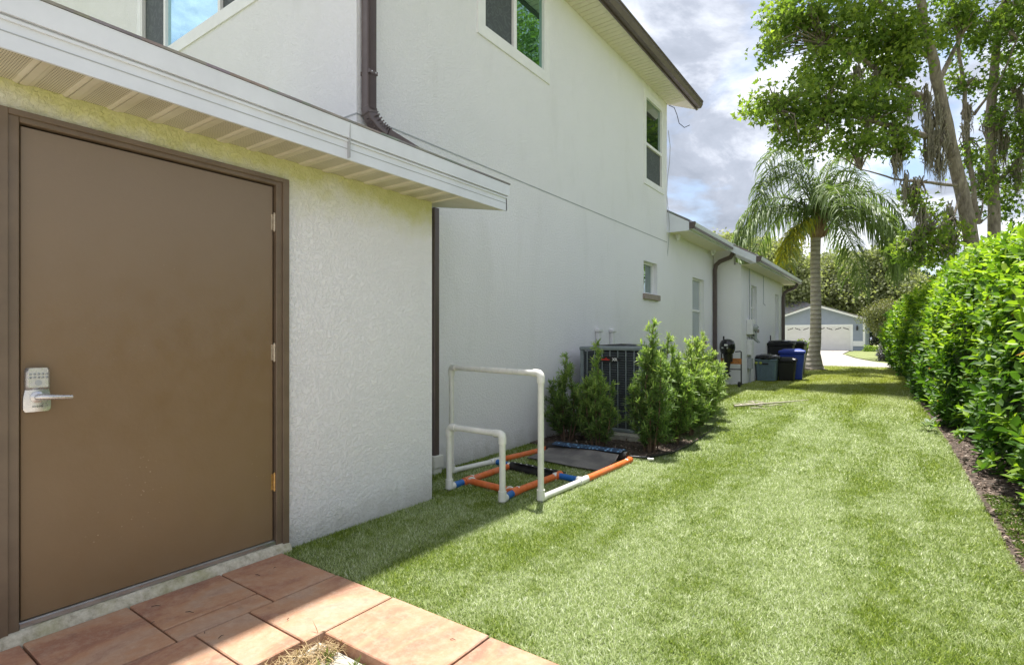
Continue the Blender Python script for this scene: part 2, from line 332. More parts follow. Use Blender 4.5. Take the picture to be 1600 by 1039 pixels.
# ------------------------------------------------------------------ builders
ORG = {}
def link(name, me, mat=None, parent=None, origin=None, smooth=False):
    o = bpy.data.objects.new(name, me); col.objects.link(o)
    if mat is not None and not me.materials: me.materials.append(mat)
    if smooth: me.shade_smooth()
    if parent is not None: o.parent = parent
    return o
def tag(o, label=None, cat=None, group=None, kind=None):
    if label: o['label'] = label
    if cat: o['category'] = cat
    if group: o['group'] = group
    if kind: o['kind'] = kind
    return o
def thing(name, loc, label, cat, group=None, rz=0):
    o = bpy.data.objects.new(name, None); col.objects.link(o); o.location = loc; o.rotation_euler = (0, 0, rz); o.empty_display_size = .2
    ORG[o.name] = Vector(loc); return tag(o, label, cat, group)
class MB:
    def __init__(s): s.v = []; s.f = []
    def add(s, vs, fs):
        b = len(s.v); s.v += [tuple(v) for v in vs]; s.f += [tuple(b + i for i in f) for f in fs]; return s
    def box(s, x0, x1, y0, y1, z0, z1):
        return s.add([(x0, y0, z0), (x1, y0, z0), (x1, y1, z0), (x0, y1, z0), (x0, y0, z1), (x1, y0, z1), (x1, y1, z1), (x0, y1, z1)],
                     [(0, 3, 2, 1), (4, 5, 6, 7), (0, 1, 5, 4), (1, 2, 6, 5), (2, 3, 7, 6), (3, 0, 4, 7)])
    def prism(s, pts, axis, a0, a1):
        n = len(pts)
        def P(p, a): return {'x': (a, p[0], p[1]), 'y': (p[0], a, p[1]), 'z': (p[0], p[1], a)}[axis]
        s.add([P(p, a0) for p in pts] + [P(p, a1) for p in pts], [tuple(range(n))[::-1], tuple(range(n, 2 * n))] + [(i, (i + 1) % n, n + (i + 1) % n, n + i) for i in range(n)]); return s
    def tube(s, pts, r, seg=10, caps=True, rect=None):
        pts = [Vector(p) for p in pts]; rr = r if isinstance(r, (list, tuple)) else [r] * len(pts)
        b = len(s.v); ref = None
        for i, p in enumerate(pts):
            d = (pts[min(i + 1, len(pts) - 1)] - pts[max(i - 1, 0)]).normalized()
            if ref is None: ref = Vector((0, 0, 1)) if abs(d.z) < .9 else Vector((0, 1, 0))
            u = (ref - d * ref.dot(d)).normalized(); vv = d.cross(u); ref = u
            for k in range(seg):
                if rect:
                    a = [(1, 1), (-1, 1), (-1, -1), (1, -1)][k]; q = p + u * a[0] * rect[0] + vv * a[1] * rect[1]
                else:
                    a = 2 * math.pi * k / seg; q = p + (u * math.cos(a) + vv * math.sin(a)) * rr[i]
                s.v.append(tuple(q))
        for i in range(len(pts) - 1):
            for k in range(seg):
                k2 = (k + 1) % seg; s.f.append((b + i * seg + k, b + i * seg + k2, b + (i + 1) * seg + k2, b + (i + 1) * seg + k))
        if caps:
            s.f.append(tuple(b + k for k in range(seg))[::-1]); e = b + (len(pts) - 1) * seg; s.f.append(tuple(e + k for k in range(seg)))
        return s
    def lathe(s, prof, c, seg=20, axis='z'):
        b = len(s.v); n = len(prof)
        for (r, h) in prof:
            for k in range(seg):
                a = 2 * math.pi * k / seg; x, y = r * math.cos(a), r * math.sin(a)
                p = {'z': (x, y, h), 'x': (h, x, y), 'y': (x, h, y)}[axis]; s.v.append((c[0] + p[0], c[1] + p[1], c[2] + p[2]))
        for i in range(n - 1):
            for k in range(seg):
                k2 = (k + 1) % seg; s.f.append((b + i * seg + k, b + i * seg + k2, b + (i + 1) * seg + k2, b + (i + 1) * seg + k))
        s.f.append(tuple(b + k for k in range(seg))[::-1]); s.f.append(tuple(b + (n - 1) * seg + k for k in range(seg))); return s
    def build(s, name, mat, parent=None, smooth=False, bevel=0., label=None, org=None):
        o_ = Vector((0, 0, 0))
        if parent is not None:
            p = parent
            while p.parent is not None: p = p.parent
            o_ = ORG.get(p.name, Vector((0, 0, 0)))
        if org is not None: sub = Vector(org)
        else: sub = o_
        me = bpy.data.meshes.new(name); me.from_pydata([(v[0] - sub.x, v[1] - sub.y, v[2] - sub.z) for v in s.v], [], s.f); me.materials.append(M[mat] if isinstance(mat, str) else mat)
        bm = bmesh.new(); bm.from_mesh(me); bmesh.ops.recalc_face_normals(bm, faces=bm.faces)
        if bevel: bmesh.ops.bevel(bm, geom=list(bm.edges), offset=bevel, segments=1, affect='EDGES', clamp_overlap=True)
        bm.to_mesh(me); bm.free()
        if smooth:
            me.shade_smooth()
            try: me.set_sharp_from_angle(angle=R(40))
            except Exception: pass
        o = bpy.data.objects.new(name, me); col.objects.link(o); o.parent = parent
        if org is not None: o.location = sub - o_
        if label: o['label'] = label
        return o
def part(name, mat, parent, *boxes, bevel=0., label=None):
    m = MB()
    for b in boxes: m.box(*b)
    return m.build(name, mat, parent, bevel=bevel, label=label)
def np_obj(name, V, F, mat, parent=None, var=None, smooth=False):
    me = bpy.data.meshes.new(name); V = np.asarray(V, np.float32)
    if parent is not None:
        p = parent
        while p.parent is not None: p = p.parent
        V = V - np.array(ORG.get(p.name, (0, 0, 0)), np.float32)
    F = np.asarray(F, np.int32); k = F.shape[1]
    me.vertices.add(len(V)); me.vertices.foreach_set('co', V.ravel())
    me.loops.add(F.size); me.loops.foreach_set('vertex_index', F.ravel())
    me.polygons.add(len(F)); me.polygons.foreach_set('loop_start', np.arange(0, F.size, k, dtype=np.int32)); me.polygons.foreach_set('loop_total', np.full(len(F), k, np.int32))
    if smooth: me.polygons.foreach_set('use_smooth', np.ones(len(F), bool))
    me.update(calc_edges=True)
    if var is not None:
        a = me.attributes.new('var', 'FLOAT', 'POINT'); a.data.foreach_set('value', np.asarray(var, np.float32))
    me.materials.append(M[mat]); o = bpy.data.objects.new(name, me); col.objects.link(o); o.parent = parent; return o
def unit(a): return a / np.maximum(np.linalg.norm(a, axis=-1, keepdims=True), 1e-9)
T_LEAF = (np.array([(0, 0, 0), (.3, .42, .05), (.7, .40, .03), (1, 0, -.10), (.7, -.40, .03), (.3, -.42, .05), (.5, 0, -.05)]), np.array([(0, 6, 1), (1, 6, 2), (2, 6, 3), (3, 6, 4), (4, 6, 5), (5, 6, 0)]))
T_DIAM = (np.array([(0, 0, 0), (.5, .5, .04), (1, 0, -.05), (.5, -.5, .04)]), np.array([(0, 2, 1), (0, 3, 2)]))
T_NEEDLE = (np.array([(0, .3, 0), (0, -.3, 0), (.55, .5, .03), (.55, -.5, .03), (1, 0, -.04)]), np.array([(0, 1, 3), (0, 3, 2), (2, 3, 4)]))
T_STAR = (np.array([(0, 0, 0), (.25, .20, 0), (.28, .62, .03), (.52, .26, 0), (1, 0, -.08), (.52, -.26, 0), (.28, -.62, .03), (.25, -.20, 0)]), np.array([(0, 4, 1), (1, 3, 2), (1, 4, 3), (0, 7, 4), (7, 6, 5), (7, 5, 4)]))
def leaves(P, D, U, Ls, Ws, tmpl):
    P = np.asarray(P); D = unit(np.asarray(D)); U = np.asarray(U); S = unit(np.cross(U, D)); Nn = np.cross(D, S)
    tv, tf = tmpl; n = len(P); k = len(tv)
    V = P[:, None, :] + D[:, None, :] * (tv[None, :, 0:1] * Ls[:, None, None]) + S[:, None, :] * (tv[None, :, 1:2] * Ws[:, None, None]) + Nn[:, None, :] * (tv[None, :, 2:3] * Ls[:, None, None])
    F = tf[None] + (np.arange(n) * k)[:, None, None]
    return V.reshape(-1, 3), F.reshape(-1, tf.shape[1]), k
def rdir(n):
    a = rng.normal(size=(n, 3)); return unit(a)
def copy_tree(o, parent=None):
    c = o.copy(); col.objects.link(c)
    if parent is not None: c.parent = parent
    for ch in o.children: copy_tree(ch, c)
    return c
CY, SY = math.cos(YAW), math.sin(YAW)
def at(px, py, t):     # world point seen in direction (px,py) of the photo at forward distance t
    u = (px - 800) / FPX
    return Vector(((-SY + CY * u) * t, (CY + SY * u) * t, CAM_H - t * (py - 528) / FPX))
def proj(V):
    V = np.asarray(V); t = -SY * V[:, 0] + CY * V[:, 1]; r = CY * V[:, 0] + SY * V[:, 1]
    return 800 + FPX * r / t, 528 - FPX * (V[:, 2] - CAM_H) / t, t
def sstep(a, b, x):
    x = np.clip((np.asarray(x, float) - a) / (b - a), 0, 1); return x * x * (3 - 2 * x)
def gz(y): return .165 * sstep(4, 13.5, y)
EDGE_Y = [-5, 2, 5, 8, 11, 20, 24]; EDGE_X = [.58, .56, .53, .47, .33, .12, .0]
def edge(y): return np.interp(y, EDGE_Y, EDGE_X)

# ------------------------------------------------------------------ the setting
def sheet(name, xs, ys, zf, mat, label=None, xf=None):
    V = []; F = []
    for j, y in enumerate(ys):
        for i, x in enumerate(xs):
            X = xf(x, y) if xf else x; V.append((X, y, zf(X, y)))
    nx = len(xs)
    for j in range(len(ys) - 1):
        for i in range(nx - 1): F.append((j * nx + i, j * nx + i + 1, (j + 1) * nx + i + 1, (j + 1) * nx + i))
    o = np_obj(name, V, F, mat, smooth=True); o['kind'] = 'structure'
    if label: o['label'] = label
    return o
ys_all = [-400, -60, -5] + list(np.arange(0, 16, .5)) + [20, 30, 60, 120, 400]
sheet('ground', [-400, -60, -12, -4, 0, 4, 12, 60, 400], ys_all, lambda x, y: float(gz(y)) - .05, 'ground', 'rough grassy ground reaching to the horizon')
SHED_X, MAIN_X = -2.992, -3.586
sheet('yard', [-2.98, 0, 3, 8, 14], [-30, -12, -4, 0, 1.0, 1.818], lambda x, y: -.040, 'sand', 'dry sandy yard round the paver patio')
Y0L, Y1L = 1.825, 24.0
lawn_ys = sorted(set([Y0L, 3.144, 3.2] + list(np.arange(2, 24.01, .4)) + [24.0]))
sheet('lawn', list(np.linspace(0, 1, 15)), lawn_ys, lambda x, y: float(gz(y)) + .004, 'turf', 'narrow green lawn running along the white house',
      xf=lambda s, y: (SHED_X - .02 if y < 3.15 else (MAIN_X - .02 if y < 19 else -9.0)) * (1 - s) + float(edge(y)) * s)
bys = list(np.arange(1.5, 26, .25))
def bedz(x, y): return float(gz(y)) - .012 + .05 * (noise.noise(Vector((x * 2.2, y * 2.2, 0))) * .5 + .2) * min(1, max(0, (x - float(edge(y))) / .2))
sheet('soil_bed', list(np.linspace(0, 1, 22)), bys, bedz, 'soil', 'bare brown soil strip under the hedge', xf=lambda s, y: float(edge(y)) - .02 + s * 2.8)
# street and neighbour driveway
def poly_sheet(name, pts, z, mat, label):
    me = bpy.data.meshes.new(name); me.from_pydata([(x, y, z) for x, y in pts], [], [tuple(range(len(pts)))]); me.materials.append(M[mat])
    o = bpy.data.objects.new(name, me); col.objects.link(o); o['kind'] = 'structure'; o['label'] = label; return o
poly_sheet('road', [(-60, 24.6), (30, 24.6), (30, 26.8), (1.0, 26.8), (.0, 27.5), (-1.0, 31), (-2.0, 36), (-3.1, 44), (-3.4, 56.2), (-8.6, 56.2), (-9.0, 44), (-11, 32), (-60, 32)], .165, 'road', 'pale concrete driveway and street beyond the lawn')
poly_sheet('neighbor_lawn', [(-1.0, 33), (30, 31), (30, 75), (-1.5, 75), (-3.1, 56), (-2.9, 44), (-1.8, 36)], .150, 'ground', 'patch of green lawn beside the garage driveway')

# paver patio
patio = MB(); patio.box(-2.99, -.1, -.6, 1.82, -.12, -.035)
patio = patio.build('patio', 'concrete'); tag(patio, 'paver patio base in front of the brown door', kind='structure')
def paver(x0, x1, y0, y1, dz=0.):
    g = .0045; m = MB(); m.box(x0 + g, x1 - g, y0 + g, y1 - g, -.034, .02 + dz)
    m.build('paver', 'paver', patio, bevel=.004)
pv = [(-2.94, -2.432, 1.462, 1.818), (-2.432, -2.002, 1.337, 1.822), (-1.998, -1.402, 1.425, 1.822), (-1.402, -.80, 1.42, 1.82), (-.80, -.25, 1.42, 1.82),
      (-2.94, -2.575, 1.036, 1.462), (-2.575, -2.432, 1.036, 1.462), (-2.94, -2.432, .655, 1.036), (-2.432, -2.015, 1.10, 1.337), (-2.432, -2.015, .68, 1.10),
      (-2.94, -2.432, .25, .655), (-2.432, -2.015, .25, .68), (-2.94, -2.2, -.2, .25), (-2.94, -2.2, -.6, -.2)]
for p in pv: paver(*p, dz=random.uniform(-.002, .002))
# broken concrete and straw in the gap of the patio
ch = MB()
prof = [(-2.0, 1.41), (-1.62, 1.415), (-1.2, 1.41), (-.8, 1.40), (-1.1, 1.1), (-1.5, .98), (-1.95, 1.06)]
ch.prism(prof, 'z', -.034, -.012); chunk = ch.build('broken_concrete', 'concrete', None, bevel=.006); tag(chunk, 'pale cracked concrete slab in the gap beside the pavers', 'concrete')
n = 900; P = np.stack([-1.93 + rng.normal(0, .045, n) + .03, 1.25 + rng.normal(0, .10, n), -.010 + rng.random(n) * .025], 1)
D = rdir(n); D[:, 2] *= .3; V, F, k = leaves(P, D, np.tile([0, 0, 1.], (n, 1)) + rdir(n) * .3, rng.uniform(.03, .09, n), np.full(n, .0035), T_NEEDLE)
tag(np_obj('dry_straw', V, F, 'straw', var=np.repeat(rng.random(n), k)), 'heap of dry straw clippings in the patio gap', 'straw', kind='stuff')
for (x, y) in [(-1.86, 1.35), (-1.72, 1.37), (-1.80, 1.28)]:
    n = 26; th = rng.random(n) * 6.28; P = np.stack([np.full(n, x) + rng.normal(0, .008, n), np.full(n, y) + rng.normal(0, .008, n), np.full(n, -.012)], 1)
    D = np.stack([np.cos(th), np.sin(th), rng.uniform(.4, 2.2, n)], 1); V, F, k = leaves(P, D, rdir(n), rng.uniform(.02, .065, n), np.full(n, .006), T_NEEDLE)
    w_ = np_obj('weed', V, F, 'weed_leaf', var=np.repeat(rng.random(n), k)); tag(w_, {-1.86: 'yellow-green weed tuft right beside the dry straw in the patio gap', -1.72: 'weed tuft farthest right on the cracked concrete between the pavers', -1.8: 'middle weed tuft of the patio gap, nearest the photo edge'}[x], 'weed', 'weeds in the patio gap')

m = MB(); rr = random.Random(12)
for k in range(14):
    x, y = rr.uniform(-2.85, -1.5), rr.uniform(.7, 1.75); a = rr.uniform(0, 3.1); l = rr.uniform(.012, .045)
    if x > -2.0 and y < 1.44: continue
    m.tube([(x, y, .0245), (x + l * .5 * math.cos(a), y + l * .5 * math.sin(a), .028), (x + l * math.cos(a), y + l * math.sin(a), .0245)], [.0012, .0018, .0008], 5)
tag(m.build('twig_litter', 'chip', None), 'tiny dry twigs scattered on the pavers by the door', 'litter', kind='stuff')
# ------------------------------------------------------------------ the house
HOUSE = thing('house', (-6, 6, 0), 'white stucco two-storey house with brown door and white windows, lawn alongside', 'house')
def wall(name, axis, plane, a0, a1, z0, z1, holes=(), th=.16, mat='stucco', parent=HOUSE):
    """wall with real openings. axis 'X': outside faces +X ; axis 'Y': outside faces -Y."""
    A = sorted({a0, a1, *[h[0] for h in holes], *[h[1] for h in holes]}); Z = sorted({z0, z1, *[h[2] for h in holes], *[h[3] for h in holes]})
    solid = lambda i, j: 0 <= i < len(A) - 1 and 0 <= j < len(Z) - 1 and not any(h[0] <= A[i] < h[1] and h[2] <= Z[j] < h[3] for h in holes)
    P = (lambda a, d, z: (plane + d, a, z)) if axis == 'X' else (lambda a, d, z: (a, plane - d, z))
    m = MB()
    for i in range(len(A) - 1):
        for j in range(len(Z) - 1):
            if not solid(i, j): continue
            l, r, b, t = A[i], A[i + 1], Z[j], Z[j + 1]
            m.add([P(l, 0, b), P(r, 0, b), P(r, 0, t), P(l, 0, t)], [(0, 1, 2, 3)]); m.add([P(l, -th, b), P(r, -th, b), P(r, -th, t), P(l, -th, t)], [(3, 2, 1, 0)])
            for di, dj, q in ((-1, 0, ((l, b), (l, t))), (1, 0, ((r, b), (r, t))), (0, -1, ((l, b), (r, b))), (0, 1, ((l, t), (r, t)))):
                if not solid(i + di, j + dj):
                    (p1, p2) = q; m.add([P(p1[0], 0, p1[1]), P(p2[0], 0, p2[1]), P(p2[0], -th, p2[1]), P(p1[0], -th, p1[1])], [(0, 1, 2, 3)])
    me_o = m.build(name, mat, parent)
    bm = bmesh.new(); bm.from_mesh(me_o.data); bmesh.ops.remove_doubles(bm, verts=bm.verts, dist=.0005); bmesh.ops.recalc_face_normals(bm, faces=bm.faces); bm.to_mesh(me_o.data); bm.free()
    return me_o
def box_on(m, axis, plane, a0, a1, d0, d1, z0, z1):
    if axis == 'X': m.box(plane + d0, plane + d1, a0, a1, z0, z1)
    else: m.box(a0, a1, plane - d1, plane - d0, z0, z1)
def window(axis, plane, a0, a1, z0, z1, panes, recess=.0, trim=0., fr=.035, rail=None, sill=None, mat='white_trim', parent=HOUSE):
    """panes: list of (a0,a1,z0,z1,material). frame with real depth, each pane a sub-part"""
    m = MB(); d0, d1 = -recess - .05, -recess + .012
    box_on(m, axis, plane, a0, a1, d0, d1, z1 - fr, z1); box_on(m, axis, plane, a0, a1, d0, d1, z0, z0 + fr)
    box_on(m, axis, plane, a0, a0 + fr, d0, d1, z0 + fr, z1 - fr); box_on(m, axis, plane, a1 - fr, a1, d0, d1, z0 + fr, z1 - fr)
    w_ = m.build('window', mat, parent)
    for (p0, p1, q0, q1, pm) in panes:
        g = MB(); box_on(g, axis, plane, p0, p1, -recess - .032, -recess - .026, q0, q1); g.build('pane', pm, w_)
    for (r0, r1, s0, s1) in (rail or []):
        g = MB(); box_on(g, axis, plane, r0, r1, d0 + .004, d1 - .006, s0, s1); g.build('sash_rail', mat, w_)
    if trim:
        g = MB(); e = .016
        box_on(g, axis, plane, a0 - trim, a1 + trim, .0, e, z1, z1 + trim); box_on(g, axis, plane, a0 - trim, a1 + trim, .0, e, z0 - trim, z0)
        box_on(g, axis, plane, a0 - trim, a0, .0, e, z0, z1); box_on(g, axis, plane, a1, a1 + trim, .0, e, z0, z1); g.build('window_trim', mat, w_)
    if sill:
        g = MB(); box_on(g, axis, plane, a0 - .04, a1 + .04, -.02, .05, z0 - sill, z0 - .003); g.build('window_sill', 'sillstone', w_, bevel=.006)
    return w_
M['sillstone'] = plain('sill_stone', (.30, .25, .21), .8, var=.15, scale=20)
YE = 10.166; YN = 2.872; ZT = 5.73
W2 = (4.52, 5.77, 4.56, 5.60); W3 = (9.07, 9.90, 4.03, 5.52); W4 = (9.0, 9.66, 2.05, 2.62)
wall('wall', 'X', MAIN_X, YN, YE, -.3, ZT + .02, [W2, W3, W4])
W1 = (-7.72, -5.15, 4.65, 5.55)
wall('wall', 'Y', YN, -30, MAIN_X - .16, 2.55, ZT + .02, [W1])
part('wall', 'stucco', HOUSE, (-12, MAIN_X - .16, YE - .16, YE, 3.3, ZT + .02))
# control joints
part('stucco_joint', 'util_grey', HOUSE, (MAIN_X, MAIN_X + .004, YN, YE, 3.092, 3.104))
part('stucco_joint', 'util_grey', HOUSE, (-12, MAIN_X, YN - .004, YN, 3.092, 3.104))
w1 = window('Y', YN, *W1, [(-7.69, -7.10, 4.68, 5.52, 'screen'), (-7.06, -5.81, 4.68, 5.52, 'glass_blue'), (-5.77, -5.18, 4.68, 5.52, 'screen')], trim=.105, rail=[(-7.10, -7.05, 4.685, 5.515), (-5.82, -5.77, 4.685, 5.515)])
w1['label'] = 'three part white window above the lean-to roof'
w2 = window('X', MAIN_X, *W2, [(4.555, 5.09, 4.595, 5.57, 'screen'), (5.14, 5.735, 4.595, 5.57, 'glass_teal')], trim=.095, rail=[(5.085, 5.145, 4.6, 5.56)])
w2['label'] = 'two part sliding upstairs window beside the eave'
w3 = window('X', MAIN_X, *W3, [(9.105, 9.865, 4.70, 5.49, 'glass_dark'), (9.105, 9.865, 4.065, 4.65, 'screen')], trim=.075, rail=[(9.105, 9.865, 4.65, 4.70)])
w3['label'] = 'tall hung upstairs window at the far corner'
w4 = window('X', MAIN_X, *W4, [(9.035, 9.625, 2.085, 2.585, 'glass_dark')], recess=.09, sill=.10)
w4['label'] = 'small square ground floor window with brown sill'
# upper roof, soffit, gutter
EX = MAIN_X + .40
RK = YE + .58
def roof_slab(name, x_e, x_t, z_e, pitch, y0, y1, th=.05, mat='shingle', parent=HOUSE):
    z_t = z_e + (x_e - x_t) * pitch
    m = MB(); m.prism([(x_e, z_e), (x_e, z_e + th), (x_t, z_t + th), (x_t, z_t)], 'y', y0, y1); return m.build(name, mat, parent)
r_ = roof_slab('roof', EX + .02, -12, ZT + .19, .42, YN - .55, RK + .02)
part('fascia', 'brown_metal', HOUSE, (EX - .02, EX, YN - .5, RK, ZT - .02, ZT + .185))
gut = MB(); gp = [(EX + .002, ZT + .01), (EX + .07, ZT + .01), (EX + .105, ZT + .07), (EX + .105, ZT + .11), (EX + .115, ZT + .115), (EX + .115, ZT + .14), (EX + .10, ZT + .14), (EX + .10, ZT + .12), (EX + .002, ZT + .12)]
gut.prism(gp, 'y', YN - .5, RK + .01); gut.build('gutter', 'brown_metal', HOUSE)
def soffit_panel_mesh(width, depth, vent, mat):
    pr = [(0, .012), (.004, .0), (.030, .0), (.034, .004), (.045, .004), (.048, .007), (width - .018, .007), (width - .015, .004), (width - .006, .0), (width - .001, .0), (width - .001, .02), (0, .02)] if vent else \
         [(0, .016), (.012, .014), (.014, .0), (width * .5 - .006, .0), (width * .5 - .005, .012), (width * .5 + .005, .012), (width * .5 + .006, .0), (width - .001, .0), (width - .001, .02), (0, .02)]
    m = MB(); m.prism(pr, 'x', 0, depth)
    me = bpy.data.meshes.new('soffit_panel'); me.from_pydata(m.v, [], m.f); me.materials.append(M[mat])
    bm = bmesh.new(); bm.from_mesh(me); bmesh.ops.recalc_face_normals(bm, faces=bm.faces); bm.to_mesh(me); bm.free(); return me
def soffit_run(x0, depth, y0, y1, z, width, vent, mat):
    me = soffit_panel_mesh(width, depth, vent, mat); y = y0; O = ORG['house']
    while y < y1 - .02:
        o = bpy.data.objects.new('soffit_panel', me); col.objects.link(o); o.parent = HOUSE; o.location = Vector((x0, y, z)) - O; y += width
soffit_run(MAIN_X + .002, EX - .022 - MAIN_X, YN - .45, YE + .02, ZT, .2, False, 'cream_soffit')
# rake soffit (slopes with the roof)
m = MB(); m.prism([(EX - .022, ZT), (EX - .022, ZT + .02), (-12, ZT + .02 + 8.79 * .42), (-12, ZT + 8.79 * .42)], 'y', YE + .02, RK - .02); m.build('rake_soffit', 'cream_soffit', HOUSE)
m = MB(); m.prism([(EX + .02, ZT - .02), (EX + .02, ZT + .17), (-12, ZT + .17 + 8.83 * .42), (-12, ZT - .02 + 8.83 * .42)], 'y', RK - .02, RK); m.build('rake_fascia', 'white_trim', HOUSE)
m = MB(); m.prism([(MAIN_X, ZT), (-12, ZT), (-12, ZT + 8.4 * .42)], 'y', YE - .16, YE - .002); m.build('gable_wall', 'stucco', HOUSE)
m = MB(); m.prism([(MAIN_X - .01, ZT + .021), (-12, ZT + .021), (-12, ZT + 8.4 * .42)], 'y', YN + .0, YN + .15); m.box(-30, -12.001, YN, YN + .15, ZT + .021, ZT + 8.4 * .42); m.build('gable_wall', 'stucco', HOUSE)
# loose cable at the far upper corner
cab = [Vector((MAIN_X + .03, YE + .03, ZT - .02)), Vector((MAIN_X + .10, YE + .12, ZT - .05)), Vector((MAIN_X + .14, YE + .16, ZT - .18)), Vector((MAIN_X + .17, YE + .2, ZT - .34)), Vector((MAIN_X + .25, YE + .26, ZT - .42)), Vector((MAIN_X + .34, YE + .3, ZT - .38))]
MB().tube(cab, .007, 6).build('loose_cable', 'black', HOUSE, smooth=True)
cab = [Vector((MAIN_X + .02, YE + .02, ZT - .5 - i * .3 + 0)) + Vector((.03 * math.sin(i * 1.3), .03 * math.sin(i * .9), 0)) for i in range(9)]
MB().tube(cab, .006, 6).build('loose_cable', 'util_grey', HOUSE, smooth=True)

# lean-to (utility room) with the brown door
DY0, DY1, DZ0, DZ1 = .667, 1.798, .086, 2.165
SZ = 2.335; SEX = -2.656; SYE = 3.128; SRK = 3.672
wall('wall', 'X', SHED_X, -3.0, SYE, -.3, SZ + .02, [(DY0 - .085, DY1 + .085, .0, DZ1 + .06)], th=.2, mat='stucco_green_top')
part('wall', 'stucco', HOUSE, (MAIN_X + .0, SHED_X - .2, SYE - .16, SYE, -.3, SZ + .02))
part('wall', 'stucco', HOUSE, (-12, SHED_X - .2, -3.0, -2.84, -.3, SZ + .4))
# top closure between soffit and roof
fr = MB()
fr.box(SHED_X - .16, SHED_X + .012, DY0 - .085, DY0 - .008, .04, DZ1 + .055); fr.box(SHED_X - .16, SHED_X + .012, DY1 + .008, DY1 + .085, .04, DZ1 + .055)
fr.box(SHED_X - .16, SHED_X + .012, DY0 - .008, DY1 + .008, DZ1 + .008, DZ1 + .055)
dfr = fr.build('door_frame', 'brown_trim', HOUSE, bevel=.003)
st = MB(); st.box(SHED_X + .0125, SHED_X + .024, DY0 - .085, DY0 - .045, .04, DZ1 + .055); st.box(SHED_X + .0125, SHED_X + .024, DY1 + .045, DY1 + .085, .04, DZ1 + .055); st.box(SHED_X + .0125, SHED_X + .024, DY0 - .045, DY1 + .045, DZ1 + .03, DZ1 + .055)
st.build('door_casing', 'brown_trim', dfr, bevel=.002)
part('door_stop', 'dark', dfr, (SHED_X - .15, SHED_X - .062, DY0 - .007, DY0 + .02, .09, DZ1), (SHED_X - .15, SHED_X - .062, DY1 - .02, DY1 + .007, .09, DZ1), (SHED_X - .15, SHED_X - .062, DY0, DY1, DZ1 - .02, DZ1 + .007))
DF = SHED_X - .012
door = part('door', 'door', HOUSE, (DF - .045, DF, DY0, DY1, DZ0, DZ1), bevel=.0025, label='plain brown steel door with silver keypad lever')
part('threshold', 'alu', HOUSE, (SHED_X - .12, SHED_X + .006, DY0 - .006, DY1 + .006, .062, .080), (SHED_X - .05, SHED_X - .003, DY0 - .006, DY1 + .006, .080, .0845))
sl = MB(); ys = np.linspace(DY0 - .09, DY1 + .085, 40); Vv = []; Ff = []
for i, y in enumerate(ys):
    j = noise.noise(Vector((y * 9, 3, 1))) * .010; k_ = noise.noise(Vector((y * 14, 7, 1))) * .008
    Vv += [(SHED_X - .12, y, .06), (SHED_X + .018 + k_, y, .058 + k_ * .4), (SHED_X + .035 + j, y, .044), (SHED_X + .052 + j, y, .018), (SHED_X + .054 + j, y, -.03)]
for i in range(len(ys) - 1):
    for k in range(4): Ff.append((i * 5 + k, i * 5 + k + 1, (i + 1) * 5 + k + 1, (i + 1) * 5 + k))
sl.add(Vv, Ff); sl.build('door_sill', 'sill', HOUSE, smooth=True)
for zc, mt in ((1.956, 'tan_metal'), (1.19, 'tan_metal'), (.428, 'brass')):
    h = MB(); yb = DY1 + .004
    for q in range(5): h.lathe([(.0075, zc - .048 + q * .0195), (.0075, zc - .048 + q * .0195 + .018)], (DF + .009, yb, 0), 8)
    h.lathe([(.005, zc - .055), (.005, zc + .055)], (DF + .009, yb, 0), 8); h.box(DF - .004, DF + .003, yb - .016, yb + .012, zc - .046, zc + .046)
    h.build('hinge', mt, door, smooth=True)
# keypad lock
LY, LX = .7185, DF
lk = MB()
def lockprof(z):
    if z > 1.055: w = .040
    elif z > 1.02: w = .040 + (1.055 - z) / .035 * .006
    else: w = .046
    if z > 1.135: w *= math.sqrt(max(.05, 1 - ((z - 1.135) / .016) ** 2)) * .3 + .7
    if z < .975: w *= math.sqrt(max(.05, 1 - ((.975 - z) / .016) ** 2)) * .35 + .65
    return w
zs = np.linspace(.962, 1.148, 19); Vv = []; Ff = []
for z in zs:
    w_ = lockprof(z); d = .020 + (.012 if z > 1.06 else 0.0)
    for (a, b_) in ((-1, 0), (-1, .75), (-.82, 1), (.82, 1), (1, .75), (1, 0)): Vv.append((LX + b_ * d, LY + a * w_, z))
for i in range(len(zs) - 1):
    for k in range(6): k2 = (k + 1) % 6; Ff.append((i * 6 + k, i * 6 + k2, (i + 1) * 6 + k2, (i + 1) * 6 + k))
Ff.append(tuple(range(6))); Ff.append(tuple(len(Vv) - 6 + k for k in range(6))); lk.add(Vv, Ff); lk.build('keypad_plate', 'steel', door, smooth=True)
for r_i in range(2):
    for c_i in range(5):
        MB().lathe([(.0048, .030), (.0048, .0345), (.0035, .036)], (LX, LY - .026 + c_i * .0135, 1.122 - r_i * .0145), 10, 'x').build('key', 'util_grey', door, smooth=True)
def text_mesh(s, size, mat, parent, loc, rot, ext=.0006, name='lettering', bold=0.):
    c = bpy.data.curves.new('t', 'FONT'); c.body = s; c.size = size; c.extrude = ext; c.align_x = 'CENTER'; c.align_y = 'CENTER'; c.offset = bold
    o = bpy.data.objects.new('t', c); me = bpy.data.meshes.new_from_object(o); bpy.data.objects.remove(o); bpy.data.curves.remove(c)
    me.materials.append(M[mat]); q = bpy.data.objects.new(name, me); col.objects.link(q); q.parent = parent
    p = parent
    while p.parent is not None: p = p.parent
    q.location = Vector(loc) - ORG[p.name]; q.rotation_euler = rot; return q
digits = MB()
for i, dch in enumerate('1234567890'):
    text_mesh(dch, .0075, 'black', door, (LX + .0365, LY - .026 + (i % 5) * .0135, 1.122 - (i // 5) * .0145), (R(90), 0, R(90)), .0003, 'key_digit')
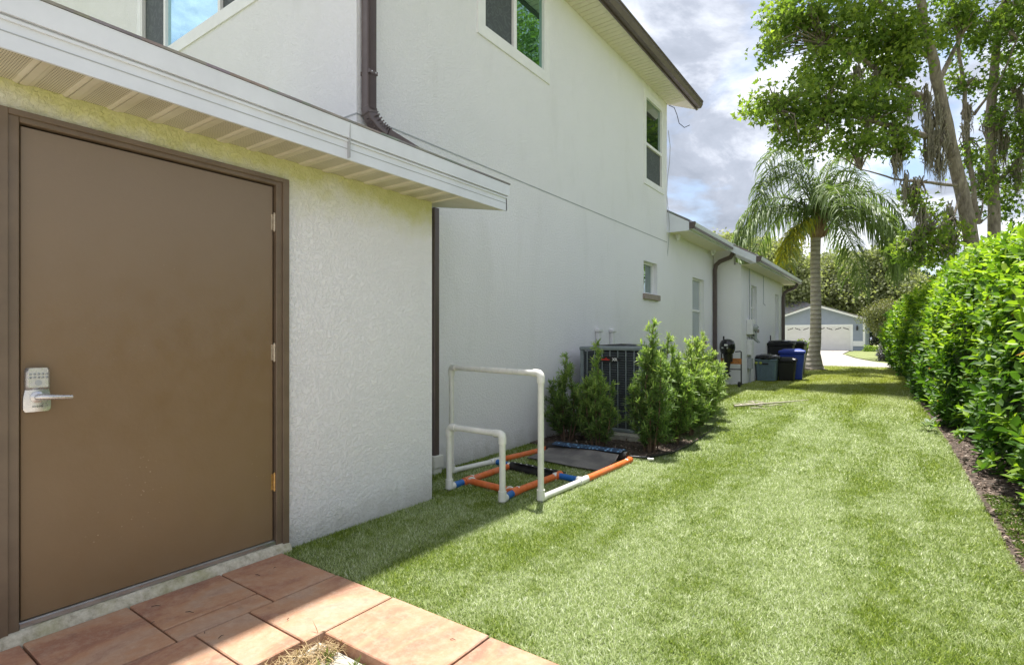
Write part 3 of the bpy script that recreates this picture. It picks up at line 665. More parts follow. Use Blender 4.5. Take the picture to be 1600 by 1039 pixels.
text_mesh('SCHLAGE', .0085, 'black', door, (LX + .0215, LY, .984), (R(90), 0, R(90)), .0004, 'maker_lettering')
MB().lathe([(.012, .030), (.012, .034)], (LX, LY, 1.085), 12, 'x').build('light_button', 'util_grey', door, smooth=True)
lv = MB(); lv.lathe([(.024, .018), (.024, .030), (.013, .036), (.012, .060)], (LX, LY - .002, 1.024), 16, 'x'); lv.build('lever_rose', 'steel', door, smooth=True)
MB().tube([(LX + .058, LY - .016, 1.026), (LX + .062, LY + .0, 1.0265), (LX + .064, LY + .04, 1.0235), (LX + .062, LY + .08, 1.020), (LX + .058, LY + .108, 1.018)], [.010, .0125, .0108, .0095, .0088], 10).build('lever_handle', 'steel', door, smooth=True)
# lean-to eave
soffit_run(SHED_X + .002, SEX - .012 - SHED_X, .656 - .165 * 12, SYE + .012, SZ, .165, True, 'vented')
pch = .175
part('fascia', 'fascia', HOUSE, (SEX - .012, SEX, -2.0, SRK, SZ - .004, SZ + .125), label='white metal fascia along the lean-to eave')
part('fascia_lip', 'fascia', HOUSE, (SEX + .001, SEX + .010, -2.0, SRK, SZ + .098, SZ + .110))
m = MB(); m.prism([(SEX + .0005, SZ + .128), (SEX + .010, SZ + .118), (SEX + .020, SZ + .118), (SEX + .026, SZ + .208), (SEX - .02, SZ + .208)], 'y', -2.0, SRK + .004); m.build('drip_edge', 'fascia', HOUSE)
for yj in (2.06, -.3): part('fascia_joint', 'util_grey', HOUSE, (SEX - .001, SEX + .0275, yj, yj + .002, SZ + .002, SZ + .2))
part('fascia_groove', 'util_grey', HOUSE, (SEX + .0002, SEX + .002, -2.0, SRK, SZ + .056, SZ + .060))
m = MB(); m.prism([(SEX + .03, SZ + .210), (SEX + .03, SZ + .222), (-4.6, SZ + .222 + (SEX + .03 + 4.6) * pch), (-4.6, SZ + .21 + (SEX + .03 + 4.6) * pch)], 'y', -2.0, YN - .0); m.build('roof', 'shingle', HOUSE)
m = MB(); m.prism([(SEX + .03, SZ + .210), (SEX + .03, SZ + .222), (MAIN_X + .002, SZ + .222 + (SEX + .03 - MAIN_X) * pch), (MAIN_X + .002, SZ + .21 + (SEX + .03 - MAIN_X) * pch)], 'y', YN + .001, SRK + .01); m.build('roof', 'shingle', HOUSE)
tx = MAIN_X + .004; rise = (SEX - tx) * pch
m = MB(); m.prism([(SEX - .012, SZ), (SEX - .012, SZ + .012), (tx, SZ + .012 + rise), (tx, SZ + rise)], 'y', SYE + .016, SRK - .014); m.build('rake_soffit', 'vented', HOUSE)
m = MB(); m.prism([(SEX, SZ - .002), (SEX, SZ + .208), (tx, SZ + .208 + rise), (tx, SZ - .002 + rise)], 'y', SRK - .012, SRK); m.build('rake_fascia', 'fascia', HOUSE)
m = MB(); m.prism([(SHED_X - .02, SZ), (SHED_X - .02, SZ + .06), (tx, SZ + rise), (tx, SZ)], 'y', SYE - .1, SYE + .001); m.build('gable_wall', 'stucco', HOUSE)
# downspouts
def spout(pts, rect=(.038, .052), name='downspout'):
    m = MB(); m.tube(pts, 1, 4, True, rect); o = m.build(name, 'brown_metal', HOUSE, bevel=.006); return o
sx = MAIN_X + .055; sy = 2.955
spout([(sx, sy, 5.9), (sx, sy, 3.14)], (.05, .038))
for k in range(5):   # vertical ribs of the pipe face
    part('rib', 'brown_metal', HOUSE, (sx + .049, sx + .053, sy - .026 + k * .012, sy - .021 + k * .012, 3.14, 5.9))
elb = [(sx, sy, 3.16), (sx + .005, sy + .004, 3.11), (sx + .02, sy + .02, 3.055), (sx + .045, sy + .06, 3.0), (sx + .075, sy + .12, 2.955)]
spout(elb, (.053, .041), 'downspout_elbow')
for k in range(8):
    a = k / 7; q = Vector(elb[1]).lerp(Vector(elb[4]), a); q.z -= .02 * math.sin(a * math.pi)
    dirv = Vector((.35, .5 + a, -1.6 + a)).normalized()
    MB().tube([q - dirv * .005, q + dirv * .005], 1, 4, True, (.057, .046)).build('elbow_crimp', 'brown_metal', HOUSE)
spout([(sx + .075, sy + .12, 2.955), (sx + .24, sy + .42, 2.80), (sx + .42, sy + .66, 2.70)], (.05, .038))
part('pipe_strap', 'brown_metal', HOUSE, (MAIN_X, sx + .056, sy - .043, sy + .043, 3.42, 3.45))
for k in (-1, 1): MB().lathe([(.006, 0), (.006, .006)], (sx + .056, sy + k * .02, 3.435), 8, 'x').build('screw', 'steel', HOUSE)
s2 = 3.765
spout([(MAIN_X + .04, s2 - .03, 2.49), (MAIN_X + .04, s2 - .03, .13)], (.034, .04))
m = MB(); m.box(MAIN_X + .003, MAIN_X + .10, s2 - .085, s2 + .045, .06, .18); m.box(MAIN_X + .003, MAIN_X + .085, s2 - .075, s2 + .035, -.02, .06); m.build('drain_adapter', 'pvc', HOUSE, bevel=.008)

# single storey wing
YW = 13.454; ZW = 3.30; X3 = -2.977; Z3 = 2.97; YW2 = 19.0
W5 = (11.75, 12.62, 1.20, 2.58)
wall('wall', 'X', MAIN_X, YE, YW, -.3, ZW + .02, [W5])
W6 = (14.52, 15.2, 1.50, 2.60); W7 = (17.78, 18.38, 1.20, 2.58)
wall('wall', 'X', X3, YW, YW2, -.3, Z3 + .02, [W6, W7])
part('wall', 'stucco', HOUSE, (MAIN_X - .2, X3 - .001, YW - .002, YW + .16, -.3, Z3 + .01), (MAIN_X - .2, X3 - .16, YW, YW + .16, Z3 + .01, 3.5))
part('wall', 'stucco', HOUSE, (-12, X3 - .16, YW2 - .16, YW2, -.3, Z3 + .02))
w5 = window('X', MAIN_X, *W5, [(11.785, 12.585, 1.90, 2.545, 'glass_dim'), (11.785, 12.585, 1.235, 1.855, 'glass_dim')], recess=.08, rail=[(11.785, 12.585, 1.855, 1.90)], sill=.10)
w6 = window('X', X3, *W6, [(14.555, 15.165, 2.07, 2.565, 'glass_dim'), (14.555, 15.165, 1.535, 2.03, 'glass_dim')], recess=.09, rail=[(14.555, 15.165, 2.03, 2.07)], sill=.09)
w7 = window('X', X3, *W7, [(17.815, 18.345, 1.9, 2.545, 'glass_dim'), (17.815, 18.345, 1.235, 1.86, 'glass_dim')], recess=.09, rail=[(17.815, 18.345, 1.86, 1.90)], sill=.09)
E2 = MAIN_X + .42; E3 = X3 + .40
soffit_run(MAIN_X + .002, E2 - .022 - MAIN_X, YE + .005, YW - .3, ZW, .3, False, 'cream_soffit')
soffit_run(X3 + .002, E3 - .022 - X3, YW + .0, YW2 + .35, Z3, .3, False, 'cream_soffit')
def gutter(x, z, y0, y1):
    m = MB(); pr = [(x + .002, z), (x + .07, z), (x + .10, z + .05), (x + .115, z + .11), (x + .10, z + .12), (x + .002, z + .115)]
    m.prism(pr, 'y', y0, y1); m.build('gutter', 'fascia', HOUSE)
    part('gutter_bead', 'brown_metal', HOUSE, (x + .095, x + .108, y0, y1, z - .012, z + .028))
    for yy in (y0, y1):
        c = MB(); c.prism([(x, z - .006), (x + .074, z - .006), (x + .106, z + .05), (x + .121, z + .115), (x + .104, z + .127), (x, z + .12)], 'y', yy - .012, yy + .012); c.build('gutter_cap', 'brown_metal', HOUSE)
part('fascia', 'fascia', HOUSE, (E2 - .02, E2, YE + .002, YW - .36, ZW - .02, ZW + .14)); gutter(E2, ZW + .01, YE + .02, YW - .34)
part('fascia', 'fascia', HOUSE, (E3 - .02, E3, YW - .38, YW2 + .36, Z3 - .02, Z3 + .14)); gutter(E3, Z3 + .01, YW - .37, YW2 + .36)
pw = (ZW - Z3) / (E3 - E2)
zr = Z3 + .145
m = MB(); m.prism([(E2 + .01, ZW + .145), (E2 + .01, ZW + .18), (-12, ZW + .18 + (E2 + 12) * pw), (-12, ZW + .145 + (E2 + 12) * pw)], 'y', YE + .004, YW - .36); m.build('roof', 'shingle', HOUSE)
m = MB(); m.prism([(E3 + .01, zr), (E3 + .01, zr + .035), (-12, zr + .035 + (E3 + 12) * pw), (-12, zr + (E3 + 12) * pw)], 'y', YW - .38, YW2 + .38); m.build('roof', 'shingle', HOUSE)
m = MB(); m.prism([(E3 - .021, Z3), (E3 - .021, Z3 + .02), (-12, Z3 + .02 + (E3 + 12) * pw), (-12, Z3 + (E3 + 12) * pw)], 'y', YW - .380, YW - .004); m.build('rake_soffit', 'cream_soffit', HOUSE)
m = MB(); m.prism([(MAIN_X + .002, ZW - .02), (E2, ZW - .02), (E2, ZW + .14), (MAIN_X + .002, ZW + .14 + .42 * pw)], 'y', YE + .004, YE + .02); m.build('eave_end', 'fascia', HOUSE)
m = MB(); m.prism([(E3 + .002, Z3 - .02), (E3 + .002, zr - .002), (-12, zr - .002 + (E3 + 12) * pw), (-12, Z3 - .02 + (E3 + 12) * pw)], 'y', YW - .40, YW - .381); m.build('rake_fascia', 'fascia', HOUSE)
m = MB(); m.prism([(E3 + .002, Z3 - .02), (E3 + .002, zr - .002), (-12, zr - .002 + (E3 + 12) * pw), (-12, Z3 - .02 + (E3 + 12) * pw)], 'y', YW2 + .381, YW2 + .40); m.build('rake_fascia', 'fascia', HOUSE)
m = MB(); m.prism([(X3, Z3 + .02), (-12, Z3 + .02), (-12, zr + (X3 + 12) * pw)], 'y', YW2 - .1, YW2 - .002); m.build('gable_wall', 'stucco', HOUSE)
# wing downspouts
def curved(ys_, xw, xe, zt, zb):
    m = MB(); m.tube([(xe + .03, ys_, zt), (xe + .03, ys_, zt - .06), (xe - .02, ys_, zt - .14), (xw + .16, ys_, zt - .22), (xw + .07, ys_, zt - .30), (xw + .05, ys_, zt - .42), (xw + .05, ys_, zb + .12)], 1, 4, True, (.034, .045)); m.build('downspout', 'brown_metal', HOUSE, bevel=.006)
    part('drain_adapter', 'pvc', HOUSE, (xw + .003, xw + .11, ys_ - .06, ys_ + .06, zb - .05, zb + .118), bevel=.006)
curved(YW - .12, MAIN_X, E2, ZW, .42); curved(YW2 - .1, X3, E3, Z3, .2)
# camera domes / eave lights, meter group
for (x, y, z) in ((MAIN_X + .08, YE + .42, ZW - .03), (MAIN_X + .10, YW - .5, ZW - .03)):
    m = MB(); m.lathe([(.05, .03), (.05, -.005), (.045, -.03), (.03, -.07), (.012, -.085)], (x, y, z), 14); m.build('eave_camera', 'util_white', HOUSE, smooth=True)
m = MB(); m.lathe([(.02, -.02), (.025, .06)], (MAIN_X + .16, YE + 6 * 0 + 12.9 - YE, ZW - .06), 10, 'z'); m.build('eave_camera', 'util_white', HOUSE, smooth=True)
def xb(name, mat, y0, y1, z0, z1, d, b=.006): return part(name, mat, HOUSE, (X3 + .002, X3 + d, y0, y1, z0, z1), bevel=b)
xb('meter_box', 'util_white', 14.0, 14.30, 1.36, 1.72, .14)
MB().lathe([(.085, .14), (.085, .19), (.075, .215), (.03, .225)], (X3, 14.15, 1.52), 16, 'x').build('meter_glass', 'util_grey', HOUSE, smooth=True)
xb('breaker_box', 'util_white', 14.05, 14.30, .86, 1.24, .11); xb('junction_box', 'util_grey', 14.08, 14.28, .52, .78, .10); xb('junction_box', 'util_grey', 14.42, 14.60, 1.22, 1.50, .12)
for (y, z0, z1, r) in ((14.17, 1.24, 1.36, .022), (14.17, .78, .86, .02), (14.17, .13, .52, .02), (14.1, 1.72, 2.95, .012)):
    MB().tube([(X3 + .05, y, z0), (X3 + .05, y, z1)], r, 8).build('conduit', 'util_grey', HOUSE, smooth=True)
MB().tube([(X3 + .06, 14.3, 1.33), (X3 + .07, 14.40, 1.28), (X3 + .16, 14.5, 1.17), (X3 + .17, 14.6, 1.17), (X3 + .1, 14.7, 1.22), (X3 + .05, 14.7, 1.34)], .022, 8).build('conduit', 'util_grey', HOUSE, smooth=True)
MB().tube([(X3 + .05, 14.40, 1.3), (X3 + .16, 14.44, 1.52), (X3 + .15, 14.56, 1.55), (X3 + .05, 14.6, 1.5)], .02, 8).build('conduit', 'steel_dark', HOUSE, smooth=True)
MB().tube([(X3 + .01, 16.0, 2.95), (X3 + .012, 16.0, 2.2), (X3 + .05, 16.05, 2.15), (X3 + .03, 15.95, 2.2)], .006, 6).build('loose_cable', 'util_grey', HOUSE, smooth=True)
MB().tube([(X3 + .03, 16.9, 1.2), (X3 + .03, 16.9, 1.35)], .015, 6).build('hose_bib', 'steel_dark', HOUSE, smooth=True)
# refrigerant line covers over the air conditioner
for y in (7.20, 7.68):
    m = MB(); m.box(MAIN_X + .002, MAIN_X + .055, y - .045, y + .045, 1.17, 1.36); m.box(MAIN_X + .002, MAIN_X + .07, y - .065, y + .065, 1.36, 1.41); m.build('line_cover', 'util_grey' if False else 'util_white', HOUSE, bevel=.008)
    MB().tube([(MAIN_X + .03, y, 1.17), (MAIN_X + .04, y, 1.08), (MAIN_X + .14, y - .05, .95)], .02, 8).build('refrigerant_pipe', 'steel_dark', HOUSE, smooth=True)

# ------------------------------------------------------------------ air conditioner
AX0, AX1, AY0, AY1, AZ0, AZ1 = -3.38, -2.53, 6.3, 7.15, .12, 1.165
slab = part('concrete_slab', 'concrete', None, (-3.44, -2.42, 6.15, 7.25, -.05, .10), bevel=.01); tag(slab, 'square concrete pad under the grey air conditioner', 'slab')
AC = thing('air_conditioner', ((AX0 + AX1) / 2, (AY0 + AY1) / 2, .1), 'dark grey louvred air conditioner unit standing behind the leafy shrubs', 'air conditioner')
part('base_pan', 'ac_grey', AC, (AX0, AX1, AY0, AY1, .101, .15), bevel=.01)
part('coil_core', 'dark', AC, (AX0 + .04, AX1 - .04, AY0 + .04, AY1 - .04, .15, AZ1 - .06))
for cx_, cy_ in ((AX0, AY0), (AX1 - .05, AY0), (AX0, AY1 - .05), (AX1 - .05, AY1 - .05)): part('corner_post', 'ac_grey', AC, (cx_, cx_ + .05, cy_, cy_ + .05, .15, AZ1 - .05), bevel=.006)
nl = 32
for k in range(nl):
    z = .165 + k * (AZ1 - .06 - .165) / nl; m = MB(); h_ = .020
    m.prism([(AY0 + .006, z), (AY0 + .032, z + h_), (AY0 + .032, z + h_ + .005), (AY0 + .006, z + .007)], 'x', AX0 + .05, AX1 - .05)
    m.prism([(AX1 - .006, z), (AX1 - .032, z + h_), (AX1 - .032, z + h_ + .005), (AX1 - .006, z + .007)], 'y', AY0 + .05, AY1 - .05); m.build('louver', 'ac_dark', AC)
for k in range(7): 
    x = AX0 + .05 + (k + .5) * (AX1 - AX0 - .1) / 7; part('louver_rib', 'ac_grey', AC, (x - .006, x + .006, AY0, AY0 + .008, .15, AZ1 - .05))
    y = AY0 + .05 + (k + .5) * (AY1 - AY0 - .1) / 7; part('louver_rib', 'ac_grey', AC, (AX1 - .008, AX1, y - .006, y + .006, .15, AZ1 - .05))
part('top_cover', 'ac_grey', AC, (AX0 - .01, AX1 + .01, AY0 - .01, AY1 + .01, AZ1 - .05, AZ1), bevel=.012)
m = MB(); cxx, cyy = (AX0 + AX1) / 2, (AY0 + AY1) / 2
for r in np.linspace(.06, .36, 9):
    pts = [(cxx + r * math.cos(a), cyy + r * math.sin(a), AZ1 + .012 + .02 * (1 - r / .36)) for a in np.linspace(0, 2 * math.pi, 25)]; m.tube(pts, .004, 5, False)
m.build('fan_grille', 'steel_dark', AC)
m = MB(); m.lathe([(.001, -.008), (.5, -.008), (.5, 0), (.001, 0)], (0, 0, 0), 20, 'y'); m.v = [(-2.965 + v[0] * .30, AY0 - .001 + v[1], 1.005 + v[2] * .075) for v in m.v]; m.build('badge', 'black', AC)
m = MB(); m.prism([(-3.07, .995), (-2.96, .992), (-2.945, 1.004), (-2.985, 1.012), (-3.00, 1.03), (-3.02, 1.012), (-3.07, 1.008)], 'y', AY0 - .016, AY0 - .0095); m.build('badge_emblem', 'red', AC)
text_mesh('XR', .05, 'util_white', AC, (-2.885, AY0 - .011, 1.004), (R(90), 0, 0), .002, 'badge_lettering', .0015)

# ------------------------------------------------------------------ pvc frame
FR = thing('pvc_frame', (-2.8, 4.3, 0), 'white and orange PVC pipe frame with two upright hoops on the lawn by the wall', 'pipe frame')
g = .035; r0 = .0245; r1 = .0315
A1, A2 = Vector((-3.046, 3.392, g)), Vector((-2.478, 3.367, g)); B1, B2 = Vector((-3.395, 3.81, g)), Vector((-2.254, 3.565, g))
C1, C2 = Vector((-3.31, 4.36, g)), Vector((-2.235, 4.21, g)); D1, D2 = Vector((-3.20, 5.17, g)), Vector((-2.215, 5.20, g))
T1, T2 = Vector((-3.05, 3.64, g)), Vector((-2.515, 3.585, g)); S1, S2 = Vector((-3.06, 4.30, g)), Vector((-2.50, 4.235, g))
def pipe(a, b, mat='pvc', r=r0, name='pipe', label=None): return MB().tube([a, b], r, 14).build(name, mat, FR, smooth=True, label=label)
def fit(p, d, l=.05, mat='pvc'): d = Vector(d).normalized(); return MB().tube([p - d * .012, p + d * l], r1, 14).build('fitting', mat, FR, smooth=True)
def hoop(a, b, h):
    u = Vector((0, 0, h)); ta, tb = a + u, b + u; d = (tb - ta).normalized(); up = Vector((0, 0, 1))
    pipe(a, ta - up * .06); pipe(b, tb - up * .06); pipe(ta + d * .06, tb - d * .06)
    for p, s in ((ta, 1), (tb, -1)):
        MB().tube([p - up * .075, p - up * .03, p - up * .012 + d * s * .006, p - up * .003 + d * s * .018, p + d * s * .035, p + d * s * .075], r1, 14).build('elbow', 'pvc', FR, smooth=True)
    for p in (a, b): fit(p, (0, 0, 1), .065)
hoop(A1, A2, .50); hoop(B1, B2, .965)
for a, t in ((A1, T1), (A2, T2)):
    d = (t - a).normalized(); fit(a, d, .055); pipe(a + d * .05, a + d * .17, 'blue_tape', .028, 'taped_pipe'); pipe(a + d * .16, t, 'orange', .027, 'wrapped_pipe')
pipe(T1, T2, 'orange', .029, 'wrapped_pipe'); pipe(T1, S1, 'orange', .029, 'wrapped_pipe'); pipe(T2, S2, 'orange', .029, 'wrapped_pipe')
for t in (T1, T2, S2): MB().tube([t + Vector((0, -.05, 0)), t + Vector((0, .05, 0))], .036, 14).build('tee', 'orange', FR, smooth=True)
rw = random.Random(3)
for a, b in ((T1, S1), (T2, S2), (T1, T2), (D1, C1), (D2, C2)):   # pale ends of the tape
    for _ in range(3):
        s_ = rw.choice((rw.uniform(.02, .1), rw.uniform(.9, .98))); q = a.lerp(b, s_); d = (b - a).normalized(); tw = d.cross(Vector((0, 0, 1))) * .012
        MB().tube([q - d * .006 - tw, q + d * .006 + tw], .031 if a != T1 and a != T2 else .0372, 12).build('tape_edge', 'pvc', FR, smooth=True)
pipe(S1, C1, 'blue_tape', .028, 'taped_pipe'); pipe(S2, C2, 'blue_tape', .028, 'taped_pipe')
for b, c, d_ in ((B1, C1, D1), (B2, C2, D2)):
    pipe(b, c); d = (d_ - c).normalized(); MB().tube([c - d * .06, c + d * .075], r1, 14).build('tee', 'pvc', FR, smooth=True); fit(c, (S1 - C1) if c is C1 else (S2 - C2), .05); fit(b, c - b, .05)
    pipe(c + d * .07, d_, 'orange', .029, 'wrapped_pipe'); MB().tube([d_ - d * .05, d_, d_ + Vector((.05 if c is C1 else -.05, 0, 0))], .034, 12).build('elbow', 'orange', FR, smooth=True)
roll = MB(); roll.tube([D1 + Vector((.03, 0, .025)), D2 + Vector((-.03, 0, .025))], .055, 16); roll.build('far_rail', 'mat_black', FR, smooth=True, label='far rail wrapped in black foam')
def curved_sheet(name, x0, x1, pts, mat, label, cat, skew=0., th=.006):
    m = MB(); n_ = len(pts); nx = 12; V = []; F = []
    for i in range(nx + 1):
        s_ = i / nx; x = x0 + (x1 - x0) * s_
        for (y, z) in pts:
            zz_ = z + .006 * noise.noise(Vector((x * 4, y * 4, 2)))
            V.append((x, y + skew * s_, zz_ + th)); V.append((x, y + skew * s_, zz_))
    k2 = n_ * 2
    for i in range(nx):
        for j in range(n_ - 1):
            a = i * k2 + j * 2; F.append((a, a + 2, a + k2 + 2, a + k2)); F.append((a + 1, a + k2 + 1, a + k2 + 3, a + 3))
        F.append((i * k2, i * k2 + k2, i * k2 + k2 + 1, i * k2 + 1)); e = i * k2 + k2 - 2; F.append((e, e + 1, e + k2 + 1, e + k2))
    for i in (0, nx):
        for j in range(n_ - 1): a = i * k2 + j * 2; F.append((a, a + 1, a + 3, a + 2))
    m.add(V, F); o = m.build(name, mat, None, smooth=True); return tag(o, label, cat)
curved_sheet('rubber_mat', -3.14, -2.29, [(4.70, .030), (4.8, .032), (4.95, .036), (5.1, .05), (5.17, .095)], 'mat_grey', 'flat grey rubber mat lying inside the orange far end of the frame', 'mat', skew=-.08)
curved_sheet('mesh_sheet', -3.08, -2.28, [(5.10, .112), (5.15, .124), (5.20, .126), (5.26, .10), (5.30, .05)], 'blue_mesh', 'blue mesh strip draped over the black far rail of the frame', 'mesh', skew=.02)
MB().tube([S1 + Vector((.02, -.02, .0)), (S1 + S2) / 2 + Vector((0, -.02, .0)), S2 + Vector((-.02, -.02, 0))], [.046, .05, .046], 14).build('cross_rail', 'mat_black', FR, smooth=True, label='cross rail wrapped in black mat')
curved_sheet('rubber_flap', -2.98, -2.50, [(4.22, .087), (4.28, .070), (4.33, .045), (4.38, .032), (4.45, .030)], 'mat_black', 'small black mat with white dots hanging behind the middle rail', 'mat', skew=-.06)
for k in range(7): MB().lathe([(.009, 0), (.007, .004)], (-2.98 + k * .07, 4.255 - k * .006, .085), 8).build('rivet', 'pvc', FR)

# ------------------------------------------------------------------ mulch bed and hose by the air conditioner
bp = [(-3.57, 5.40), (-3.05, 5.28), (-2.42, 5.32), (-2.12, 5.42), (-1.98, 5.8), (-1.97, 6.6), (-2.04, 7.5), (-2.15, 8.4), (-2.45, 8.95), (-3.0, 9.1), (-3.57, 9.0)]
m = MB(); m.prism(bp, 'z', -.05, .034); mb = m.build('mulch_bed', 'soil', None); tag(mb, 'soil bed with mulch round the air conditioner', kind='structure')
def chips(name, fn, n, zf, label, Lr=(.015, .055)):
    P = fn(n); P = np.array([(x, y, zf(x, y) + random.random() * .02) for x, y in P]); n = len(P); D = rdir(n); D[:, 2] *= .35
    V, F, k = leaves(P, D, np.tile([0, 0, 1.], (n, 1)) + rdir(n) * .5, rng.uniform(*Lr, n), rng.uniform(.006, .022, n), T_DIAM)
    tag(np_obj(name, V, F, 'chip', var=np.repeat(rng.random(n), k)), label, 'mulch', kind='stuff')
def inpoly(x, y, poly):
    c = False; j = len(poly) - 1
    for i in range(len(poly)):
        if (poly[i][1] > y) != (poly[j][1] > y) and x < (poly[j][0] - poly[i][0]) * (y - poly[i][1]) / (poly[j][1] - poly[i][1]) + poly[i][0]: c = not c
        j = i
    return c
def f_bed(n):
    r = []
    while len(r) < n:
        x, y = random.uniform(-3.57, -1.97), random.uniform(5.28, 9.1)
        if inpoly(x, y, bp): r.append((x, y))
    return r
chips('mulch', f_bed, 5000, lambda x, y: .034, 'brown bark mulch and dry leaves under the shrubs')
def f_h(n):
    y = 2.5 + 16 * rng.random(n) ** 1.4; x = edge(y) + .0 + rng.random(n) * .75; return list(zip(x, y))
chips('leaf_litter', f_h, 12000, lambda x, y: bedz(x, y), 'brown leaf litter and bark on the soil along the hedge', (.015, .06))
hp = [(bp[i][0], bp[i][1]) for i in range(1, 9)]
hpts = [Vector((x + .03, y - .05, .045 + float(gz(y)) * .3)) for x, y in hp]
dense = []
for i in range(len(hpts) - 1):
    for k in range(4): q = hpts[i].lerp(hpts[i + 1], k / 4); q += Vector((noise.noise(q * 3) * .04, noise.noise(q * 3 + Vector((9, 0, 0))) * .04, .0)); dense.append(q)
ho = MB().tube(dense, .010, 8).build('garden_hose', 'black', None, smooth=True); tag(ho, 'thin black hose curving along the mulch bed edge', 'hose')
hs = MB(); hs.tube([(-2.07, 5.30, .045), (-2.015, 5.325, .045)], .014, 10); tag(hs.build('hose_connector', 'pvc', None, smooth=True), 'small white hose connector lying by the bed corner', 'connector')
# dry palm frond debris on the lawn
m = MB(); rr = random.Random(5)
for k in range(16):
    x, y = -1.95 + rr.gauss(0, .10), 9.9 + rr.gauss(0, .22); a = rr.uniform(0, 3.14); l = rr.uniform(.08, .30); z = float(gz(y)) + .035
    m.tube([(x, y, z), (x + l * .5 * math.cos(a), y + l * .5 * math.sin(a), z + rr.uniform(0, .03)), (x + l * math.cos(a), y + l * math.sin(a), z)], [.010, .008, .004], 5)
m.tube([(-2.2, 9.45, .15), (-1.95, 9.8, .16), (-1.6, 10.4, .165), (-1.3, 11.0, .17)], [.02, .016, .012, .005], 6)
tag(m.build('fallen_frond', plain('dry_grey', (.42, .38, .30), .8, var=.2), None, smooth=True), 'dry grey palm frond fallen on the lawn beyond the shrubs', 'branch')

# ------------------------------------------------------------------ shrubs
def shrub(seed, base, h, rad, stems, label, hue=.0):
    r = np.random.default_rng(seed); root = thing('podocarpus_shrub', (base[0], base[1], base[2]), label, 'shrub', 'shrubs planted round the air conditioner')
    O = np.array(base); P = []; D = []; L_ = []; var = []
    st = MB()
    def needles(p0, p1, n, l0, l1, up, b):
        for _ in range(n):
            s_ = r.random(); p = p0 * (1 - s_) + p1 * s_; ax = unit(p1 - p0); q = r.normal(size=3); q -= ax * q.dot(ax); q = unit(q)
            P.append(p); D.append(q * .85 + ax * up + np.array([0, 0, .15])); L_.append(r.uniform(l0, l1)); var.append(np.clip(b + .30 * s_ + r.normal() * .14, 0, 1))
    for i in range(stems):
        a = r.random() * 6.28; q = r.random() ** .6; hh = h * (1 if i == 0 else r.uniform(.5, .95) * (1 - .28 * q)); top = O + np.array([math.cos(a) * rad * q, math.sin(a) * rad * q, hh]) if i else O + np.array([r.normal() * .04, r.normal() * .04, hh])
        b0 = O + np.array([math.cos(a) * .06, math.sin(a) * .06, 0]); mid = (b0 + top) / 2 + r.normal(size=3) * .03
        st.tube([b0, mid, top], [.010, .007, .003], 5)
        nb = int(hh / .036)
        for k in range(nb):
            s_ = .10 + .86 * (k + r.random()) / nb; p = b0 * (1 - s_) + top * s_ if s_ > .5 else b0 * (1 - 2 * s_) * 1 + mid * 2 * s_ if s_ < .5 else mid
            if s_ <= .5: p = b0 * (1 - 2 * s_) + mid * (2 * s_)
            else: p = mid * (2 - 2 * s_) + top * (2 * s_ - 1)
            aa = r.random() * 6.28; bl = (.05 + .25 * (1 - s_) ** .8 * min(1, .45 + s_ * 2)) * r.uniform(.6, 1.15) * (rad / .28)
            e = p + np.array([math.cos(aa) * bl * .8, math.sin(aa) * bl * .8, bl * r.uniform(.3, .9)])
            if bl > .1: st.tube([p, e], [.003, .0015], 3, False)
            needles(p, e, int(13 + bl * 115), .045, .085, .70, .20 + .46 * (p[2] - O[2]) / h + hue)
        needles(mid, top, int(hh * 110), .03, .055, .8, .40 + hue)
    n = len(P); P = np.array(P); D = np.array(D); V, F, k = leaves(P, D, np.tile([0, 0, 1.], (n, 1)) + r.normal(size=(n, 3)) * .4, np.array(L_), np.full(n, .0105), T_NEEDLE)
    np_obj('foliage', V, F, 'shrub_leaf', root, np.repeat(var, k)); st.build('stem', 'twig', root); return root
SH = [((-3.27, 5.78, .02), 1.06, .28, 10, 'thin shrub against the white wall, leftmost of the row', -.1), ((-2.78, 5.60, .02), 1.22, .23, 11, 'narrow bright shrub in front of the air conditioner badge', .0),
      ((-2.20, 5.72, .02), 1.45, .26, 14, 'tall shrub with one high pointed shoot at the bed corner', -.05), ((-2.16, 6.30, .03), 1.30, .24, 13, 'bushy shrub right behind the tallest pointed one', .04),
      ((-2.18, 6.95, .03), 1.22, .32, 15, 'shrub at the right corner of the air conditioner, fourth from the front', .08), ((-2.26, 7.6, .04), 1.24, .34, 15, 'yellow-green shrub past the air conditioner, third from the far end', .12),
      ((-2.36, 8.3, .05), 1.30, .34, 15, 'shrub with a lone upright shoot, second from the far end', .12), ((-2.55, 8.8, .06), 1.16, .34, 14, 'farthest shrub of the bed, nearest the downspout', .10),
      ((-3.1, 6.02, .03), .72, .16, 4, 'low sparse shrub between the wall and the air conditioner corner', -.1)]
for i, s_ in enumerate(SH): shrub(40 + i, s_[0], s_[1], s_[2], s_[3], s_[4], s_[5])

